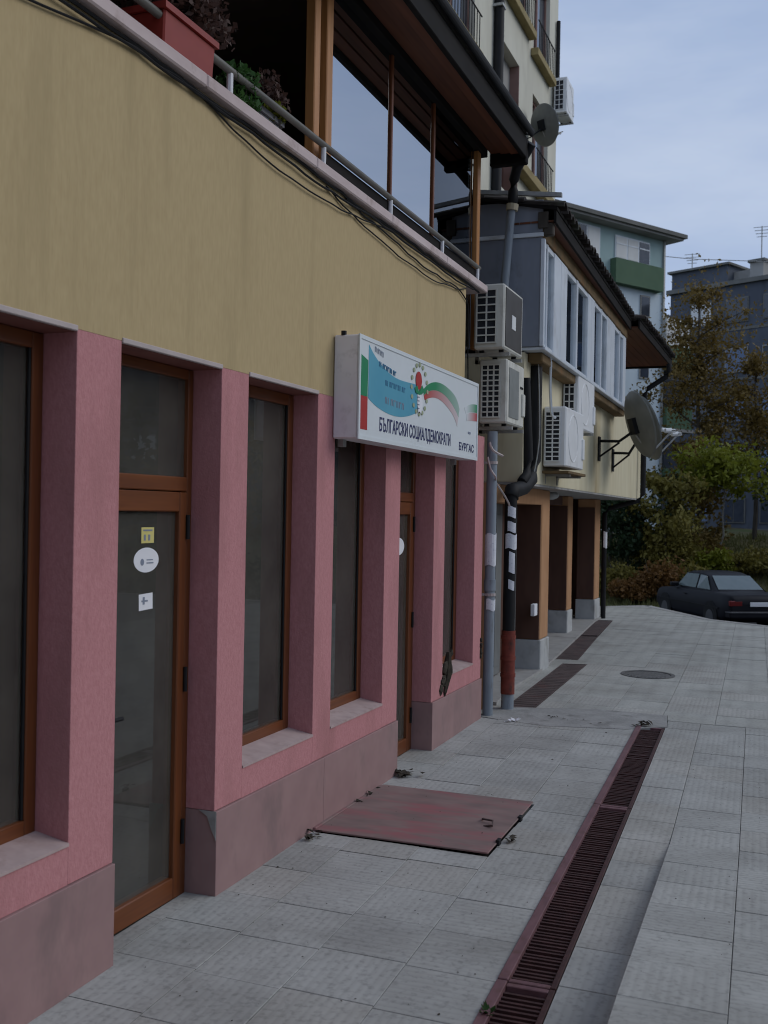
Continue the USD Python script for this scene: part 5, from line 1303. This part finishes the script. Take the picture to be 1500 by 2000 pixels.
# ------------------------------------------------------------------ car
def car():
    t = Thing("parked_car", "dark saloon car parked on the lower road at the right edge", "car", (0.66, 29.6, -0.955), rz=math.radians(31 + 90))
    # local: +x forward, +y left, z up; length 4.55
    def P(nm, mb, mat, **k): return t.part(nm, mb, mat, local=True, **k)
    side = [(-2.25, .34), (-2.28, .55), (-2.22, .86), (-2.10, .95), (-1.30, .99), (-0.62, 1.40), (-0.35, 1.43), (0.35, 1.42), (0.55, 1.37), (1.02, .98), (1.95, .86), (2.18, .74), (2.24, .52), (2.20, .30), (1.75, .22), (-1.85, .22)]
    # lower body: lofted sections along x
    xs_ = [-2.28, -2.20, -1.9, -1.2, -0.4, .5, 1.2, 1.9, 2.15, 2.25]
    top = [.80, .93, .96, .965, .945, .93, .92, .86, .76, .66]; wid = [.72, .80, .84, .855, .86, .86, .85, .81, .74, .66]; bot = [.40, .30, .24, .22, .22, .22, .22, .25, .32, .40]
    secs = []
    for x, z1, w_, z0 in zip(xs_, top, wid, bot):
        secs.append([(x, -w_ * .92, z0), (x, -w_, z0 + .14), (x, -w_ * 1.01, z0 + (z1 - z0) * .55), (x, -w_ * .965, z1 - .05), (x, -w_ * .86, z1), (x, 0, z1 + .018), (x, w_ * .86, z1), (x, w_ * .965, z1 - .05), (x, w_ * 1.01, z0 + (z1 - z0) * .55), (x, w_, z0 + .14), (x, w_ * .92, z0), (x, 0, z0 - .02)])
    v = np.array(secs).reshape(-1, 3); n = 12; ff = []
    for i in range(len(xs_) - 1):
        for j in range(n): ff.append([i * n + j, (i + 1) * n + j, (i + 1) * n + (j + 1) % n, i * n + (j + 1) % n])
    for i in (0, len(xs_) - 1):
        c = len(v); v = np.vstack([v, v[i * n:(i + 1) * n].mean(0)])
        for j in range(n):
            q = [i * n + j, i * n + (j + 1) % n, c, c]; ff.append(q if i == 0 else q[::-1])
    body = P("body", MB().add(v, ff), carpaint, smooth=40)
    # greenhouse
    gs = [(-1.42, .955, .955, .68, .70), (-0.74, .94, 1.36, .70, .56), (-0.40, .94, 1.415, .70, .57), (0.30, .93, 1.42, .70, .57), (0.52, .93, 1.38, .70, .56), (1.12, .92, .925, .68, .66)]
    def ring(x, z0, z1, w0, w1): return [(x, -w0, z0), (x, -w1, z1 - .03), (x, -w1 * .86, z1), (x, 0, z1 + .012), (x, w1 * .86, z1), (x, w1, z1 - .03), (x, w0, z0)]
    xg0, xg1 = -1.42, 1.12
    v = np.array([p for g_ in gs for p in ring(*g_)]); n = 7; ff = []
    for i in range(len(gs) - 1):
        for j in range(n - 1): ff.append([i * n + j, (i + 1) * n + j, (i + 1) * n + j + 1, i * n + j + 1])
    P("roof_shell", MB().add(v, ff), carpaint, smooth=30)
    def quad(nm, pts, mat, th=.006):
        q = np.array(pts, float); nr = np.cross(q[1] - q[0], q[2] - q[0]); nr /= np.linalg.norm(nr); c = q.mean(0)
        if np.dot(nr, c - [0, 0, 0.8]) < 0: nr = -nr
        q = q + nr * .008; v = np.vstack([q, q + nr * th]); m_ = len(q)
        f_ = []
        for i in range(1, m_ - 1): f_ += [[m_, m_ + i, m_ + i + 1], [0, i + 1, i]]
        for i in range(m_): f_ += [[i, (i + 1) % m_, m_ + (i + 1) % m_], [i, m_ + (i + 1) % m_, m_ + i]]
        return P(nm, MB().add(v, f_), mat)
    quad("rear_window", [(-1.33, -.62, 1.005), (-1.33, .62, 1.005), (-0.80, .53, 1.335), (-0.80, -.53, 1.335)], carglass)
    quad("windscreen", [(1.05, -.62, .965), (1.05, .62, .965), (.56, .53, 1.35), (.56, -.53, 1.35)], carglass)
    for s in (1, -1):
        quad("side_window", [(-0.30, s * .69, .985), (-0.30, s * .585, 1.345), (-0.66, s * .585, 1.32), (-1.05, s * .69, .985)], carglass)
        quad("side_window", [(0.86, s * .69, .985), (0.50, s * .585, 1.335), (-0.22, s * .585, 1.35), (-0.22, s * .69, .985)], carglass)
        P("side_strip", MB().box(-1.8, 1.8, s * .868 - .008, s * .868 + .008, .56, .60), black)
        for x in (-1.36, 1.32):
            tw_ = P("wheel", MB().tube([(x, s * .66, .31), (x, s * .872, .31)], .31, 20), tyrem, smooth=30)
            t.part("rim", MB().tube([(x, s * .85, .31), (x, s * .880, .31)], .20, 14), rimm, parent=tw_, local=True)
            P("wheel_arch", MB().tube([(x, s * .60, .36), (x, s * .866, .36)], .375, 18), black)
        P("door_handle", MB().cbox(.0, .16, s * .872 - .012, s * .872 + .012, .80, .83, .004), black)
        P("mirror", MB().cbox(.72, .86, min(s * .72, s * .95), max(s * .72, s * .95), .96, 1.08, .03), carpaint)
        P("tail_light", MB().cbox(-2.285, -2.13, s * .62 - .17, s * .62 + .17, .66, .80, .02), tailred)
        P("headlight", MB().cbox(2.10, 2.235, s * .50 - .16, s * .50 + .16, .58, .70, .02), farwhite)
    P("number_plate", MB().cbox(-2.305, -2.275, -.26, .26, .66, .77, .004), paperw)
    P("rear_bumper", MB().cbox(-2.36, -2.08, -.83, .83, .36, .55, .04), carpaint)
    P("bumper_strip", MB().cbox(-2.372, -2.10, -.835, .835, .50, .525, .01), rimm)


car()

# ------------------------------------------------------------------ litter and small things on the paving
def clump(c, n, spread, size, label, seed, mat=None, name="leaf_litter"):
    r = np.random.default_rng(seed); mb = MB()
    for k in range(n):
        p = np.array([c[0] + r.normal(0, spread[0]), c[1] + r.normal(0, spread[1]), 0]); p[2] = rz_(p[0], p[1]) + .006 + abs(r.normal(0, spread[2]))
        a = r.uniform(0, 6.28); s = size * r.uniform(.6, 1.4); cu = r.uniform(.1, .5) * s
        u = np.array([math.cos(a), math.sin(a), r.normal(0, .3)]); w_ = np.array([-math.sin(a), math.cos(a), r.normal(0, .3)])
        q = [p - u * s, p - u * .2 * s + w_ * s * .5 + [0, 0, cu], p + u * s + [0, 0, cu * .5], p + u * .1 * s - w_ * s * .5 + [0, 0, cu]]
        mb.add(np.array(q), [[0, 1, 2, 3], [3, 2, 1, 0]])
    single(name, mb, mat or litterm, label, "litter")


clump((0.07, 6.95), 24, (.045, .04, .015), .038, "crumpled dark leaves on the pavement behind the steel hatch", 1)
clump((0.06, 5.45), 14, (.02, .05, .012), .028, "small dark leaf heap at the foot of the plinth before the hatch", 2)
clump((0.04, 6.35), 8, (.01, .06, .01), .025, "bits of dead leaf between the plinth and the hatch", 3)
clump((0.80, 9.35), 8, (.12, .05, .003), .018, "scraps of rubbish on the cement patch", 4)
clump((0.30, 9.05), 8, (.05, .03, .006), .03, "pale paper scraps near the grey downpipe", 5, paperw)
clump((1.42, 9.35), 14, (.05, .03, .01), .03, "leaves caught at the far end of the drain channel", 6)
clump((1.15, 5.85), 8, (.02, .04, .008), .025, "dark crumbs at the right edge of the steel hatch", 7)
bw = MB()
for k in range(18):
    a = k * 2.4; p = np.array([SX(CH0 + .03, 3.86), 3.86, GZ(3.9)])
    e = p + [math.cos(a) * .035, math.sin(a) * .045, .022 + .012 * math.sin(k)]
    u = (e - p) / np.linalg.norm(e - p); s_ = np.cross(u, [0, 0, 1.0]); s_ /= np.linalg.norm(s_) + 1e-9
    bw.add(np.array([p, (p + e) / 2 + s_ * .008, e, (p + e) / 2 - s_ * .008]), [[0, 1, 2, 3], [3, 2, 1, 0]])
single("weed", bw, houseplant, "small green weed growing at the nearest end of the drain grate", "weed")
dt = MB(); n = 330
for k in range(n):
    y = rng.uniform(3.0, 9.5); x = rng.uniform(0.03, 3.6)
    s_ = x + .0323 * (y - 5)
    if CH0 - .02 < s_ < RAISE_S + .03: continue
    s = rng.uniform(.002, .006) if rng.random() > .05 else rng.uniform(.008, .014); a = rng.uniform(0, 6.28)
    z = rz_(x, y) + .003 + (.03 if HATCH.contains(Point(x, y)) else 0)
    u = np.array([math.cos(a), math.sin(a), 0]) * s; w_ = np.array([-math.sin(a), math.cos(a), 0]) * s * .6
    c = np.array([x, y, z]); dt.add(np.array([c - u, c - w_, c + u, c + w_, c + [0, 0, s * .5]]), [[0, 1, 4], [1, 2, 4], [2, 3, 4], [3, 0, 4]])
single("pavement_grit", dt, litterm, "dark grit and crumbs scattered over the pavement", "grit", kind="stuff")
